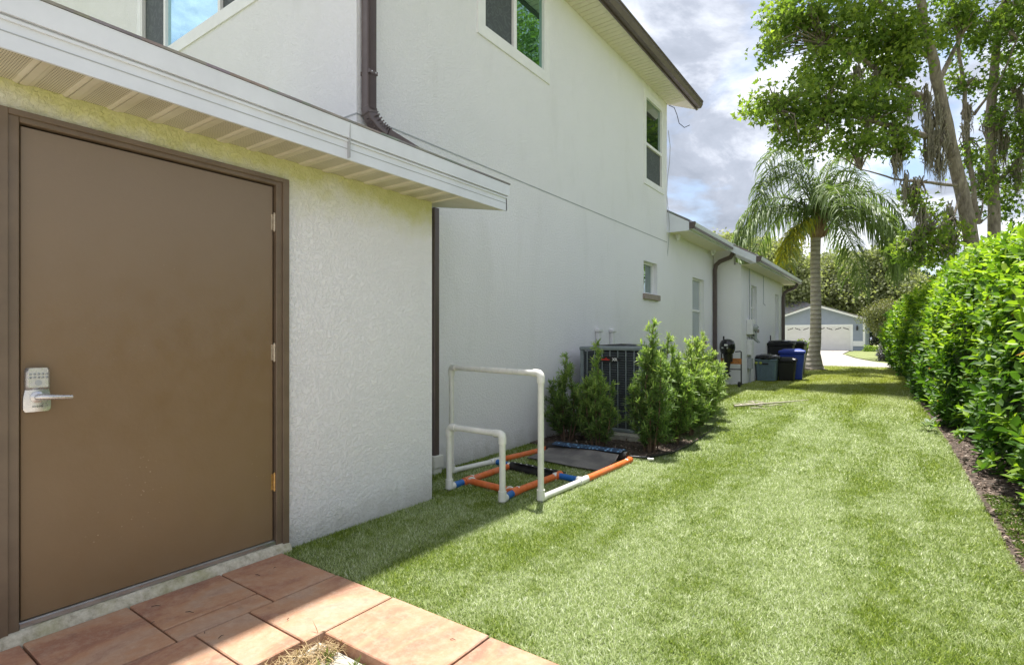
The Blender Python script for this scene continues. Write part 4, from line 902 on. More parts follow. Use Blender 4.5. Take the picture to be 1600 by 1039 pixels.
# ------------------------------------------------------------------ outboard motor on stand
SX, SY_ = -3.10, 13.05; gzz = .16
STD = thing('motor_stand', (SX, SY_, gzz), 'black wheeled metal stand with an orange crossboard by the wall corner', 'stand')
Lp, Rp = SX - .215, SX + .215
for x in (Lp, Rp):
    MB().tube([(x, SY_, gzz + .07), (x, SY_, gzz + .80)], .014, 8).build('post', 'steel_dark', STD, smooth=True)
    MB().tube([(x, SY_ - .22, gzz + .06), (x, SY_ + .16, gzz + .06)], .014, 8).build('foot_bar', 'steel_dark', STD, smooth=True)
    MB().lathe([(.02, -.022), (.062, -.022), (.07, -.014), (.07, .014), (.062, .022), (.02, .022)], (x, SY_ - .20, gzz + .07), 16, 'x').build('wheel', 'black', STD, smooth=True)
MB().tube([(Lp, SY_, gzz + .40), (Rp, SY_, gzz + .40)], .012, 8).build('crossbar', 'steel_dark', STD, smooth=True)
MB().tube([(Rp - .13, SY_, gzz + .80), (Rp - .02, SY_, gzz + .81), (Rp, SY_, gzz + .80), (Rp, SY_, gzz + .74)], .013, 8).build('handle', 'steel_dark', STD, smooth=True)
part('crossboard', 'wood', STD, (Lp - .01, Rp + .01, SY_ - .035, SY_ - .015, gzz + .52, gzz + .65), bevel=.004)
gz0 = gzz; gzz = gzz + .075
MO = thing('outboard_motor', (SX - .03, SY_ - .12, gzz + .2), 'small black outboard boat motor hanging on the wheeled stand', 'boat motor'); mx_, my_ = SX - .05, SY_ - .13
m = MB(); prof = [(.05, .66), (.115, .68), (.14, .74), (.15, .80), (.145, .87), (.12, .93), (.07, .965), (.01, .975)]; m.lathe(prof, (0, 0, 0), 18)
m.v = [(mx_ + v[0] * 1.12, my_ + v[1] * 1.4 - .02, gzz + .62 + (v[2] - .62) * 1.12) for v in m.v]; m.build('cowl', 'bag', MO, smooth=True)
m = MB(); m.tube([(mx_ - .09, my_ + .02, gzz + .93), (mx_ - .09, my_ + .02, gzz + 1.08)], [.02, .018], 8); m.build('tiller_grip', 'black', MO, smooth=True)
part('cowl_band', 'util_grey', MO, (mx_ - .08, mx_ + .06, my_ - .222, my_ - .205, gzz + .80, gzz + .835)); part('cowl_band', 'util_white', MO, (mx_ - .02, mx_ + .05, my_ - .224, my_ - .21, gzz + .86, gzz + .90), bevel=.003)
m = MB(); m.tube([(mx_, my_, gzz + .68), (mx_, my_, gzz + .52), (mx_ + .01, my_, gzz + .40), (mx_ + .01, my_, gzz + .24)], [.10, .075, .045, .028], 12); m.build('leg', 'black', MO, smooth=True)
part('clamp', 'steel_dark', MO, (mx_ - .09, mx_ + .09, my_ + .04, my_ + .11, gzz + .50, gzz + .68), bevel=.01)
part('cavitation_plate', 'black', MO, (mx_ - .06, mx_ + .07, my_ - .13, my_ + .05, gzz + .285, gzz + .297), bevel=.003)
m = MB(); m.tube([(mx_, my_ - .13, gzz + .20), (mx_, my_ - .05, gzz + .20), (mx_, my_ + .07, gzz + .20)], [.022, .032, .01], 10); m.build('gearcase', 'black', MO, smooth=True)
part('skeg', 'black', MO, (mx_ - .004, mx_ + .004, my_ - .05, my_ + .04, gzz + .10, gzz + .18))
for k in range(3):
    a = k * 2.094 + .4; m = MB(); c, s_ = math.cos(a), math.sin(a); q = [(0, .0), (.035, .03), (.04, .09), (.0, .105), (-.04, .075), (-.03, .02)]
    V = [(mx_ + x * c - y * s_, my_ - .14 + (x * .35), gzz + .20 + x * s_ + y * c) for x, y in q]; V += [(v[0], v[1] + .006, v[2]) for v in V]
    m.add(V, [tuple(range(6)), tuple(range(6, 12))[::-1]] + [(i, (i + 1) % 6, 6 + (i + 1) % 6, 6 + i) for i in range(6)]); m.build('propeller_blade', 'black', MO)

# ------------------------------------------------------------------ bins
def taper_box(m, cx_, cy_, z0, z1, w0, d0, w1, d1, rz=0):
    V = []
    for z, w_, d in ((z0, w0, d0), (z1, w1, d1)):
        for a, b in ((-1, -1), (1, -1), (1, 1), (-1, 1)):
            x, y = a * w_ / 2, b * d / 2; V.append((cx_ + x * math.cos(rz) - y * math.sin(rz), cy_ + x * math.sin(rz) + y * math.cos(rz), z))
    return m.add(V, [(3, 2, 1, 0), (4, 5, 6, 7), (0, 1, 5, 4), (1, 2, 6, 5), (2, 3, 7, 6), (3, 0, 4, 7)])
def wheelie(cx_, cy_, z, w_, d, h, mat, label, rz, group=None, wheels=True):
    b = thing('wheeled_bin', (cx_, cy_, z), label, 'bin', group)
    taper_box(MB(), cx_, cy_, z + .03, z + h - .08, w_ * .80, d * .76, w_, d, rz).build('body', mat, b, bevel=.02)
    m = MB(); taper_box(m, cx_, cy_, z + h - .079, z + h - .04, w_ * 1.08, d * 1.08, w_ * 1.08, d * 1.08, rz); taper_box(m, cx_, cy_, z + h - .0398, z + h + .0, w_ * 1.10, d * 1.10, w_ * 1.04, d * 1.04, rz); taper_box(m, cx_, cy_, z + h + .0005, z + h + .045, w_ * 1.03, d * 1.03, w_ * .62, d * .62, rz); m.build('lid', mat, b, bevel=.012)
    for s_ in (-1, 1):
        px_ = s_ * w_ * .33; py_ = d * .36; x, y = cx_ + px_ * math.cos(rz) - py_ * math.sin(rz), cy_ + px_ * math.sin(rz) + py_ * math.cos(rz)
        MB().lathe([(.02, -.025), (.09, -.025), (.1, -.015), (.1, .015), (.09, .025), (.02, .025)], (x, y, z + .10), 16, 'x').build('wheel', 'black', b, smooth=True)
    return b
gb = thing('rubbish_tub', (-2.72, 15.18, .165), 'grey-blue plastic tub with a black bag over its rim, front left of the bins', 'bin')
taper_box(MB(), -2.72, 15.18, .165, .73, .42, .42, .50, .50).build('body', 'grey_bin', gb, bevel=.03)
m = MB(); taper_box(m, -2.72, 15.18, .69, .74, .53, .53, .53, .53); m.build('rim', 'grey_bin', gb, bevel=.01)
for k in range(3): part('rib', 'grey_bin', gb, (-2.86 + k * .14, -2.835 + k * .14, 14.935 - .01, 14.975, .30, .66), bevel=.005)
part('handle', 'steel_dark', gb, (-2.79, -2.65, 14.905, 14.925, .60, .64), bevel=.006)
def bag(name, c, r, sc, label, seed, cat='bin bag'):
    bm = bmesh.new(); bmesh.ops.create_icosphere(bm, subdivisions=4, radius=1)
    for v in bm.verts:
        k = 1 + .16 * noise.noise(v.co * 2.5 + Vector((seed, 0, 0))) + .06 * noise.noise(v.co * 9 + Vector((seed, 0, 0))); v.co = Vector((v.co.x * sc[0], v.co.y * sc[1], v.co.z * sc[2])) * r * k + Vector(c)
    me = bpy.data.meshes.new(name); bm.to_mesh(me); bm.free(); me.materials.append(M['bag']); me.shade_smooth(); o = bpy.data.objects.new(name, me); col.objects.link(o); return tag(o, label, cat)
bag('bin_bag', (-2.72, 15.17, .77), .30, (1.02, 1.02, .30), 'crumpled black bag bulging over the grey-blue tub', 3)
for (x, y, c) in ((-2.83, 14.90, 'weed_leaf'), (-2.93, 14.90, 'weed_leaf')):
    MB().lathe([(.005, -.02), (.03, -.012), (.036, 0), (.03, .012), (.005, .02)], (x, y - .01, .64), 10, 'y').build('dial', plain('yellow_green', (.35, .40, .06), .5), gb, smooth=True)
wheelie(-2.30, 15.38, .165, .42, .40, .58, 'black', 'small black bin between the grey tub and the blue bin', .05)
wheelie(-2.26, 15.95, .165, .58, .58, .78, 'blue_bin', 'bright blue wheeled bin with closed lid at right of the bins', .1)
wheelie(-2.66, 16.9, .165, .62, .70, .98, 'black', 'large black wheeled bin against the wall behind the blue bin', .05)
wheelie(-2.50, 18.0, .165, .60, .66, .98, 'black', 'large black wheeled bin farthest from the camera, near the palm', .0)
bag('rubbish_sack', (-2.64, 16.85, 1.165), .33, (1.05, .95, .16), 'flat black rubbish sack lying on the large bin lid', 8)

# ------------------------------------------------------------------ garage house far behind
GY = 56.26
GH = thing('garage_house', (-6.0, GY + 5, .12), 'blue-grey house with white double garage door at the end of the lawn', 'house')
m = MB(); m.prism([(-9.75, .1), (-2.3, .1), (-2.3, 2.85), (-6.03, 4.15), (-9.75, 2.85)], 'y', GY, GY + .15); m.build('gable_wall', 'blue_siding', GH)
part('wall', 'blue_siding', GH, (-2.45, -2.3, GY + .15, GY + 10, .1, 2.85), (-9.75, -9.6, GY + .15, GY + 10, .1, 2.85))
for sgn in (1, -1):
    xe = -6.03 + sgn * 4.15; ze = 4.15 - 4.15 * .349
    m = MB(); m.prism([(-6.03, 4.30), (-6.03, 4.38), (xe, ze + .23), (xe, ze + .15)], 'y', GY - .42, GY + 10); m.build('roof', 'shingle', GH)
    m = MB(); m.prism([(-6.03, 4.12), (-6.03, 4.29), (xe, ze + .14), (xe, ze - .03)], 'y', GY - .40, GY - .34); m.build('gable_trim', 'white_trim', GH)
    m = MB(); m.prism([(-6.03, 4.22), (-6.03, 4.27), (xe, ze + .12), (xe, ze + .07)], 'y', GY - .34, GY + .1); m.build('eave_soffit', 'white_trim', GH)
gd = thing_d = None
fr_ = part('door_frame', 'white_trim', GH, (-8.62, -3.18, GY - .04, GY - .001, 2.30, 2.47), (-3.36, -3.18, GY - .04, GY - .001, .13, 2.30), (-8.62, -8.44, GY - .04, GY - .001, .13, 2.30))
gdo = part('garage_door', 'garage_white', GH, (-8.44, -3.36, GY - .02, GY - .002, .13, 2.30))
for k in range(4): part('door_panel', 'garage_white', gdo, (-8.42, -3.38, GY - .034, GY - .0205, .15 + k * .54, .15 + k * .54 + .52), bevel=.008)
for k in range(8):
    xc = -8.12 + k * .635; f = 1 if k % 2 == 0 else -1
    for j in range(3):
        m = MB(); q = [(-.22, -.04), (.02, .12), (.20, .14), (.22, .08), (.02, .0)]; q = [((x * .42 + (j - 1) * .15) * f, y * .75 + .02 + (j) * .05) for x, y in q]
        m.prism([(xc + x, 1.98 + y) for x, y in q], 'y', GY - .040, GY - .0345); m.build('fan_window', 'dark', gdo)
part('corner_board', 'white_trim', GH, (-2.44, -2.28, GY - .03, GY - .001, .5, 2.85)); part('skirt_board', 'white_trim', GH, (-3.17, -2.28, GY - .05, GY - .031, .55, 1.0))
part('wall_lamp', 'black', GH, (-2.93, -2.79, GY - .16, GY - .02, 1.95, 2.25), bevel=.02); part('wall_lamp', 'black', GH, (-2.90, -2.82, GY - .12, GY - .02, 2.25, 2.36), bevel=.01)
m = MB(); m.add([(-20, GY + 4, 2.7), (-3.2, GY + 4, 2.7), (-10.2, GY + 11, 6.2), (-20, GY + 11, 6.2), (-20, GY + 18, 2.7), (-3.2, GY + 18, 2.7)], [(0, 1, 2, 3), (3, 2, 5, 4), (1, 5, 2), (0, 4, 5, 1), (0, 3, 4)]); m.build('hip_roof', 'shingle', GH)
part('wall', 'blue_siding', GH, (-15.5, -9.76, GY + 4.5, GY + 15, .1, 2.75))

# ------------------------------------------------------------------ leafy things
def foliage_cloud(name, blobs, mat, parent, n, size, tmpl, seed, up=.3, shell=.5, varb=.0, clump=0, csize=.35, wfac=.5):
    r = np.random.default_rng(seed); Pl = []; Nl = []; vl = []
    vol = np.array([b[1][0] * b[1][1] + b[1][1] * b[1][2] + b[1][0] * b[1][2] for b in blobs]); cnt = (vol / vol.sum() * n).astype(int)
    for (c, rad), k in zip(blobs, cnt):
        c = np.array(c); rad = np.array(rad); kk = max(1, k // max(1, clump)) if clump else k
        d = r.normal(size=(kk, 3)); d = unit(d); rr_ = (shell + (1 - shell) * r.random(kk)) ** .7 * (1 + .10 * r.normal(size=kk)); p = c + d * rad * rr_[:, None]
        nn = d
        if clump:
            p = np.repeat(p, clump, 0); nn = np.repeat(d, clump, 0); p = p + np.clip(r.normal(size=p.shape), -1.7, 1.7) * csize * np.array([.5, .5, .32])
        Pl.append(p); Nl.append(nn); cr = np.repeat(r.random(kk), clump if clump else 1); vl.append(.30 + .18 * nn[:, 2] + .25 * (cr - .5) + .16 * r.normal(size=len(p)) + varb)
    P = np.concatenate(Pl); Nn = np.concatenate(Nl); var = np.clip(np.concatenate(vl) + .1, 0, 1); n = len(P)
    D = unit(Nn * .5 + r.normal(size=(n, 3)) * .7 + np.array([0, 0, -.15])); U = unit(np.array([0, 0, 1.]) * up + Nn * .6 + r.normal(size=(n, 3)) * .45)
    Ls = size * r.uniform(.65, 1.25, n); V, F, k = leaves(P, D, U, Ls, Ls * wfac * 2 * .8, tmpl)
    return np_obj(name, V, F, mat, parent, np.repeat(var, k))

# --- hedge
def hedge_pt(y, ph, off=0.):
    """ph 0 = foot on the lawn side ... 1 = far foot; returns point and outward normal"""
    e = float(edge(y)); h = 2.50 + .18 * math.sin(y * 1.1) * .5 + .14 * noise.noise(Vector((y * .7, 3, 0)))
    far = float(sstep(14, 21, y)); endk = 1 - .5 * float(sstep(22.2, 24.4, y))
    h *= endk * (1 - .06 * far); near_bot = e + .30 - .02 * far - .20 * float(sstep(6.2, 9.5, y))
    prof = [(near_bot + .02, .06), (near_bot - .10 - .2 * far, .5), (near_bot - .06 - .42 * far, 1.1), (near_bot - .02 - .48 * far, 1.6), (near_bot + .08 - .42 * far, 2.05), (near_bot + .30 - .32 * far, 2.42), (near_bot + .75, 2.60), (near_bot + 1.35, 2.58), (near_bot + 1.85, 2.3), (near_bot + 2.0, 1.6), (near_bot + 1.95, .3)]
    s_ = ph * (len(prof) - 1); i = min(int(s_), len(prof) - 2); f = s_ - i
    a, b = Vector((prof[i][0], 0, prof[i][1] * h / 2.6)), Vector((prof[i + 1][0], 0, prof[i + 1][1] * h / 2.6)); p = a.lerp(b, f); d = (b - a).normalized(); nrm = Vector((-d.z, 0, d.x))
    p.y = y; p.z += float(gz(y))
    if p.z < 1e9:
        bmp = .26 * noise.noise(Vector((p.x * 1.1, y * 1.1, p.z * 1.3))) + .12 * noise.noise(Vector((p.x * 3, y * 3, p.z * 3)))
        p += nrm * (bmp + off)
    return p, nrm
HG = thing('hedge', (1.6, 12, 0), 'tall glossy green hedge running along the right edge of the lawn', 'hedge')
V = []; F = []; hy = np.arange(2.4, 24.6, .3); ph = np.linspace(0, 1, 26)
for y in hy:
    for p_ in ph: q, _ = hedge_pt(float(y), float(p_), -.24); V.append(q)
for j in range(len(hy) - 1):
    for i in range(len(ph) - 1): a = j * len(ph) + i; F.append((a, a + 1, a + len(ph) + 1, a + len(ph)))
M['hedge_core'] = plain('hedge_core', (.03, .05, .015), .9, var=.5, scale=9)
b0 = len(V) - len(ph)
core = np_obj('dark_core', V, F, 'hedge_core', HG, smooth=True)  # solid shell behind the leaves, its dark colour standing in for inner shade
m = MB(); rr = random.Random(11)
for k in range(60):
    y = rr.uniform(3, 23); x = float(edge(y)) + rr.uniform(.45, 1.6); z0 = float(gz(y)) - .02
    m.tube([(x, y, z0), (x + rr.uniform(-.15, .15), y + rr.uniform(-.15, .15), .6), (x + rr.uniform(-.3, .3), y + rr.uniform(-.3, .3), 1.4)], [.028, .02, .01], 6)
m.build('stem', 'twig', HG)
P = []; D = []; U = []; Ls = []; Ws = []; var = []; hr = np.random.default_rng(21)
def hedge_shoots(y0, y1, dens, sc, p0=0., p1=.85):
    ns = int((y1 - y0) * 4.2 * dens * (p1 - p0) / .85)
    for _ in range(ns):
        y = hr.uniform(y0, y1); ph_ = hr.uniform(p0, p1); deep = hr.random() < .35; q, nrm = hedge_pt(float(y), float(ph_), (-.16 if deep else 0.) + hr.normal() * .035)
        q = np.array(q); nn = np.array(nrm); d = unit(nn * .75 + np.array([0, 0, .62]) + hr.normal(size=3) * .30); t1 = unit(np.cross(d, hr.normal(size=3))); t2 = np.cross(d, t1)
        nl_ = hr.integers(6, 10); yg = hr.random() < (.50 if ph_ > .22 else .14)
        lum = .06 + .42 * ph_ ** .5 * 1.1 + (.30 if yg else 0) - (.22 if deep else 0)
        for k in range(nl_):
            a = k * 2.4 + hr.random(); tip = k / nl_
            P.append(q - d * .06 * (1 - tip) * sc * 2.2); D.append(d * (.25 + .75 * tip) + (t1 * math.cos(a) + t2 * math.sin(a)) * (1.05 - .55 * tip) + np.array([0, 0, -.06])); U.append(d + np.array([0, 0, .5]) + hr.normal(size=3) * .12)
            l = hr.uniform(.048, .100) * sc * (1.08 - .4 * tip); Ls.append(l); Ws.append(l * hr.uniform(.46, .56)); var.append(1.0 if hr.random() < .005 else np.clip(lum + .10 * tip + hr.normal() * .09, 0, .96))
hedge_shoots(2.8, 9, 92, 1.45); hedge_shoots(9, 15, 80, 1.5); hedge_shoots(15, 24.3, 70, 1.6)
for _ in range(300):   # end cap
    z = hr.uniform(.5, 2.3); x = hr.uniform(-.35, 1.8); q = np.array([x, 24.35 + hr.normal() * .1, z]); d = unit(np.array([hr.normal() * .3, .5, .6]))
    for k in range(7): P.append(q); D.append(d + hr.normal(size=3) * .7); U.append(d); Ls.append(.12); Ws.append(.06); var.append(.3 + hr.normal() * .1)
# low sprays of leaves leaning over the soil
for (x, y, z, c_) in ((.80, 4.9, .30, 26), (.78, 5.3, .22, 22), (.86, 4.55, .36, 26), (.74, 5.8, .30, 20), (.66, 7.2, .18, 14), (.55, 8.3, .16, 12), (.90, 5.0, .55, 30), (.85, 5.6, .5, 26)):
    for s_ in range(c_ // 4):
        q = np.array([x + hr.normal() * .10, y + hr.normal() * .14, z + hr.normal() * .07]); d = unit(np.array([-.5, -.2, .7]) + hr.normal(size=3) * .3); t1 = unit(np.cross(d, hr.normal(size=3))); t2 = np.cross(d, t1)
        for k in range(8):
            a = k * 2.4; tip = k / 8; P.append(q); D.append(d * (.2 + .7 * tip) + (t1 * math.cos(a) + t2 * math.sin(a)) * (1 - .5 * tip)); U.append(d + np.array([0, 0, .4])); l = hr.uniform(.06, .10); Ls.append(l); Ws.append(l * .5); var.append(np.clip(.5 + hr.normal() * .14, 0, .96))
P = np.array(P); D = np.array(D); U = np.array(U); Ls = np.array(Ls); Ws = np.array(Ws); var = np.array(var)
px_, py_, tt = proj(P); size_px = Ls * FPX / np.maximum(tt, .1)
vis = (px_ > 5) & (px_ < 1596) & (py_ > 5) & (py_ < 1034) & (tt > .5)
order = np.argsort(np.where(vis, -size_px, 0))[:300]; mask = np.zeros(len(P), bool); mask[order] = True
V, F, k = leaves(P[~mask], D[~mask], U[~mask], Ls[~mask], Ws[~mask], T_LEAF)
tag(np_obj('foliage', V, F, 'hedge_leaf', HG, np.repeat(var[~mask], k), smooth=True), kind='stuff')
lm = []
for q in range(8):    # eight shared leaf meshes of different tint
    me = bpy.data.meshes.new('leaf'); me.from_pydata([tuple(v) for v in T_LEAF[0] * np.array([1, 1, 1])], [], [tuple(map(int, f)) for f in T_LEAF[1]]); a = me.attributes.new('var', 'FLOAT', 'POINT'); a.data.foreach_set('value', np.full(7, .08 + q * .115, np.float32)); me.materials.append(M['hedge_leaf']); me.shade_smooth(); lm.append(me)
OH = np.array(ORG['hedge'])
for i in order:
    d = unit(D[i]); s_ = unit(np.cross(U[i], d)); nn = np.cross(d, s_); o = bpy.data.objects.new('leaf', lm[int(np.clip((var[i] - .05) / .115, 0, 7))]); col.objects.link(o); o.parent = HG
    l, w_ = Ls[i], Ws[i]; mt = Matrix(((d[0] * l, s_[0] * w_, nn[0] * l, P[i][0] - OH[0]), (d[1] * l, s_[1] * w_, nn[1] * l, P[i][1] - OH[1]), (d[2] * l, s_[2] * w_, nn[2] * l, P[i][2] - OH[2]), (0, 0, 0, 1))); o.matrix_local = mt
# moss / ground cover at the hedge foot and one broad leaved weed
n = 5000; y = 4.3 + rng.random(n) * 1.5; x = edge(y) + .06 + np.abs(rng.normal(0, .13, n)); P = np.array([(a, b, bedz(a, b) + .004) for a, b in zip(x, y)]); D = rdir(n); D[:, 2] = abs(D[:, 2]) * .8
V, F, k = leaves(P, D, rdir(n), rng.uniform(.012, .035, n), np.full(n, .008), T_DIAM)
tag(np_obj('ground_cover', V, F, 'weed_leaf', var=np.repeat(rng.random(n) * .6, k)), 'low green ground cover on the soil by the lawn edge', 'ground cover', kind='stuff')
n = 14; a = np.arange(n) * 2.4; P = np.tile([.33, 8.75, .13], (n, 1)) + rng.normal(0, .03, (n, 3)); D = np.stack([np.cos(a), np.sin(a), rng.uniform(.3, 1.2, n)], 1)
V, F, k = leaves(P, D, np.tile([0, 0, 1.], (n, 1)), rng.uniform(.08, .13, n), np.full(n, .06), T_LEAF); tag(np_obj('broadleaf_weed', V, F, 'sage_leaf', var=np.repeat(rng.random(n) * .5, k), smooth=True), 'pale broad-leaved weed on the lawn edge beside the hedge', 'weed')

# --- turf blades
def turf(y0, y1, dens, wdt, hgt, seed, xr=None):
    r = np.random.default_rng(seed); A = (y1 - y0) * 4.3; n = int(A * dens); y = r.uniform(y0, y1, n); xl = np.where(y < 3.16, SHED_X + .01, np.where(y < YW, MAIN_X + .01, np.where(y < YW2, X3 + .01, -5.0))); x = xl + (edge(y) + .01 - xl) * r.random(n)
    P = np.stack([x, y, gz(y) + .003], 1); px_, py_, t_ = proj(P + [0, 0, .02]); ok = (px_ > -30) & (px_ < 1630) & (py_ < 1075) & (t_ > .3)
    inb = (y > 5.40) & (y < 9.0) & (x < np.interp(y, [5.3, 5.42, 5.8, 6.6, 7.5, 8.4, 8.95, 9.1], [-2.42, -2.12, -1.98, -1.97, -2.04, -2.15, -2.45, -3.0])); ok &= ~inb; P = P[ok]; n = len(P)
    th = r.random(n) * 6.283; lean = r.uniform(.2, 1.9, n); D = np.stack([np.cos(th) * lean, np.sin(th) * lean, np.ones(n)], 1); D = unit(D) ; S = np.stack([-np.sin(th + r.normal(size=n)), np.cos(th), np.zeros(n)], 1) * (wdt * r.uniform(.7, 1.3, n))[:, None]
    H = (hgt * r.uniform(.6, 1.2, n))[:, None]; tip = P + D * H; V = np.stack([P - S, P + S, tip], 1).reshape(-1, 3); F = np.arange(n * 3).reshape(-1, 3)
    return V, F, np.repeat(np.clip(r.beta(1.3, 1.5, n), 0, 1), 3)
Vs = []; Fs = []; vs_ = []; b = 0
for args in ((1.83, 3.4, 30000, .0022, .026, 1), (3.4, 5.6, 16000, .0029, .028, 2), (5.6, 9, 7500, .0045, .032, 3), (9, 15, 3000, .008, .038, 4), (15, 24.5, 1300, .014, .045, 5)):
    V, F, v_ = turf(*args); Vs.append(V); Fs.append(F + b); vs_.append(v_); b += len(V)
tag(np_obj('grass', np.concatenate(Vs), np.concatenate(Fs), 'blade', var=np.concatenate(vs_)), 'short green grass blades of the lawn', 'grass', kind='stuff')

# --- palm
PB = Vector((-2.39, 21.7, .16))
PT = thing('palm_tree', PB, 'queen palm with a ringed grey trunk at the end of the lawn', 'palm tree')
top = at(1276, 372, 19.15); tr = [PB + Vector((0, 0, -.1)), PB + Vector((0, 0, .18)), PB + Vector((.0, 0, .6))]; tr += [PB.lerp(top, s_) + Vector((.03 * math.sin(s_ * 5), 0, 0)) for s_ in np.linspace(.2, 1, 9)]
MB().tube(tr, [.38, .28, .20] + [.182, .178, .172, .168, .164, .16, .158, .16, .165], 18).build('trunk', 'palm_bark', PT, smooth=True)
m = MB(); rr = random.Random(2); cr = top + Vector((0, 0, .84))
m.tube([top, top + Vector((0, 0, .15)), top + Vector((0, 0, .55)), cr], [.19, .25, .19, .10], 14)
for k in range(16):
    a = k * 2.4; z = .02 + k * .042; q = top + Vector((math.cos(a) * .20, math.sin(a) * .20, z)); m.tube([q, q + Vector((math.cos(a) * .07, math.sin(a) * .07, .16)), q + Vector((math.cos(a) * .16, math.sin(a) * .16, .30))], [.065, .05, .02], 6)
m.build('crownshaft', 'boot', PT, smooth=True)
def frond(az, el, length, droop, seed, yellow=0.):
    r = np.random.default_rng(seed); P0 = np.array(cr) + [0, 0, -.1]; d = np.array([math.cos(az) * math.cos(el), math.sin(az) * math.cos(el), math.sin(el)]); pts = [P0]; N_ = 26; p = P0.copy()
    for i in range(N_): d = unit(d + np.array([0, 0, -droop / N_ * (1 + 1.4 * i / N_)])); p = p + d * length / N_; pts.append(p.copy())
    pts = np.array(pts); Vv = []; Ff = []; vv = []
    for i in range(4, N_ * 4):
        s_ = i / (N_ * 4); j = min(int(s_ * N_), N_ - 1); f = s_ * N_ - j; q = pts[j] * (1 - f) + pts[j + 1] * f; tan = unit(pts[j + 1] - pts[j]); side = unit(np.cross(tan, [0, 0, 1.])); l = .80 * length / 3.6 * math.sin(min(1, s_ * 1.25 + .12) * 2.4) ** .6 * (1 - .45 * s_) + .1
        for sg in (-1, 1):
            dd = unit(side * sg * .9 + tan * .55 + np.array([0, 0, r.uniform(-.5, .8)]) + r.normal(size=3) * .12); a0 = q; w_ = .021; b_ = len(Vv); c0 = dd * l
            p1 = a0 + c0 * .42 + [0, 0, -.05 * l]; p2 = a0 + c0 * .72 + [0, 0, -.34 * l]; p3 = a0 + c0 * .86 + [0, 0, -.85 * l * r.uniform(.6, 1.25)]; wn = unit(np.cross(dd, [0, 0, 1.]) + r.normal(size=3) * .3) * w_
            Vv += [a0 - wn * .6, a0 + wn * .6, p1 - wn, p1 + wn, p2 - wn * .7, p2 + wn * .7, p3, p3 + wn * .1]; Ff += [(b_, b_ + 1, b_ + 3, b_ + 2), (b_ + 2, b_ + 3, b_ + 5, b_ + 4), (b_ + 4, b_ + 5, b_ + 7, b_ + 6)]; vv += [np.clip(.35 + r.normal() * .16 + yellow, 0, 1)] * 8
    fo = np_obj('frond', Vv, Ff, 'palm_leaf', PT, vv); rm = MB().tube([tuple(q) for q in pts[::2]], list(np.linspace(.028, .006, len(pts[::2]))), 6); rm.build('midrib', 'weedrib', fo, smooth=True)
M['weedrib'] = plain('rib_green', (.16, .19, .06), .5)
fr_specs = []
for k in range(5): fr_specs.append((k * 2.399 + .3, R(30 + (k % 3) * 9), 3.9, 1.9 + .3 * (k % 2), 0.))
for k in range(6): fr_specs.append((k * 2.399 * 1.31 + 1.0, R(66 + (k % 3) * 7), 3.8 + .25 * (k % 2), 1.75 + .4 * (k % 2), .03))
fr_specs += [(R(215), R(40), 4.3, 2.2, -.02), (R(35), R(42), 4.3, 2.3, -.1), (R(200), R(55), 4.2, 2.3, 0), (R(25), R(56), 4.2, 2.2, -.1), (R(225), R(-12), 2.8, 1.5, .6), (R(208), R(-22), 2.6, 1.4, .65), (R(240), R(-8), 2.6, 1.6, .5), (R(50), R(5), 3.6, 2.0, 0.), (R(-20), R(38), 4.0, 2.2, 0.), (R(10), R(24), 3.8, 2.1, -.1)]
for i, (a, e, l, dr, yl) in enumerate(fr_specs): frond(a, e, l, dr, 300 + i, yl)

# --- trees with moss
def tree_limbs(root, limbs):
    for (pts, r_a, r_b, nm) in limbs:
        P_ = [at(*p) for p in pts]; nP = []
        for i in range(len(P_) - 1):
            for k in range(4): q = P_[i].lerp(P_[i + 1], k / 4); nP.append(q + Vector((noise.noise(q * 1.5), noise.noise(q * 1.5 + Vector((5, 0, 0))), 0)) * .07 * (1 if i or k else 0))
        nP.append(P_[-1]); MB().tube(nP, list(np.linspace(r_a, r_b, len(nP))), 12).build(nm, 'bark', root, smooth=True)
def blobs_from(l): return [(tuple(at(x, y, t)), (rx * t / FPX, dr, ry * t / FPX)) for (x, y, t, rx, ry, dr) in l]
def twigs(root, blobs, origins, n, seed):
    r = random.Random(seed); m = MB()
    for c, rad in blobs:
        c = Vector(c); o = min(origins, key=lambda q: (q - c).length)
        for k in range(n):
            e = c + Vector((r.uniform(-.8, .8) * rad[0], r.uniform(-.8, .8) * rad[1], r.uniform(-.7, .7) * rad[2])); md = o.lerp(e, .55) + Vector((r.uniform(-.2, .2), r.uniform(-.2, .2), r.uniform(0, .3))); m.tube([o, md, e], [.026, .015, .005], 5, False)
    tag(m.build('branches', 'bark', root, smooth=True), kind='stuff')
def moss(root, spots, seed):
    r = np.random.default_rng(seed)
    for (x, y, t, l, w_) in spots:
        c = np.array(at(x, y, t)); n = 80; V = []; F = []; L0 = l * t / FPX; W0 = w_ * t / FPX
        for k in range(n):
            g_ = np.clip(r.normal(), -2, 2); o = c + np.array([g_ * W0 * .5, r.normal() * .12, L0 * (.12 * r.normal() + .10 - .12 * abs(g_))]); ll = L0 * max(.15, 1.05 - .42 * abs(g_)) * r.uniform(.45, 1.15); th = r.random() * 3.14; s_ = np.array([math.cos(th), math.sin(th), 0]) * .016; q = o.copy(); b_ = len(V)
            for j in range(5):
                f = j / 4; V += [q - s_ * (1.15 - f), q + s_ * (1.15 - f)]; q = q + np.array([r.normal() * .03 - (q[0] - c[0]) * .16, r.normal() * .03, -ll / 4])
            F += [(b_ + 2 * j, b_ + 2 * j + 1, b_ + 2 * j + 3, b_ + 2 * j + 2) for j in range(4)]
        np_obj('hanging_moss', V, F, 'moss_grey', root)
TA = thing('moss_draped_tree', tuple(at(1522, 560, 15.5))[:2] + (.1,), 'tall leaning tree with hanging moss, left trunk of the two behind the hedge', 'tree')
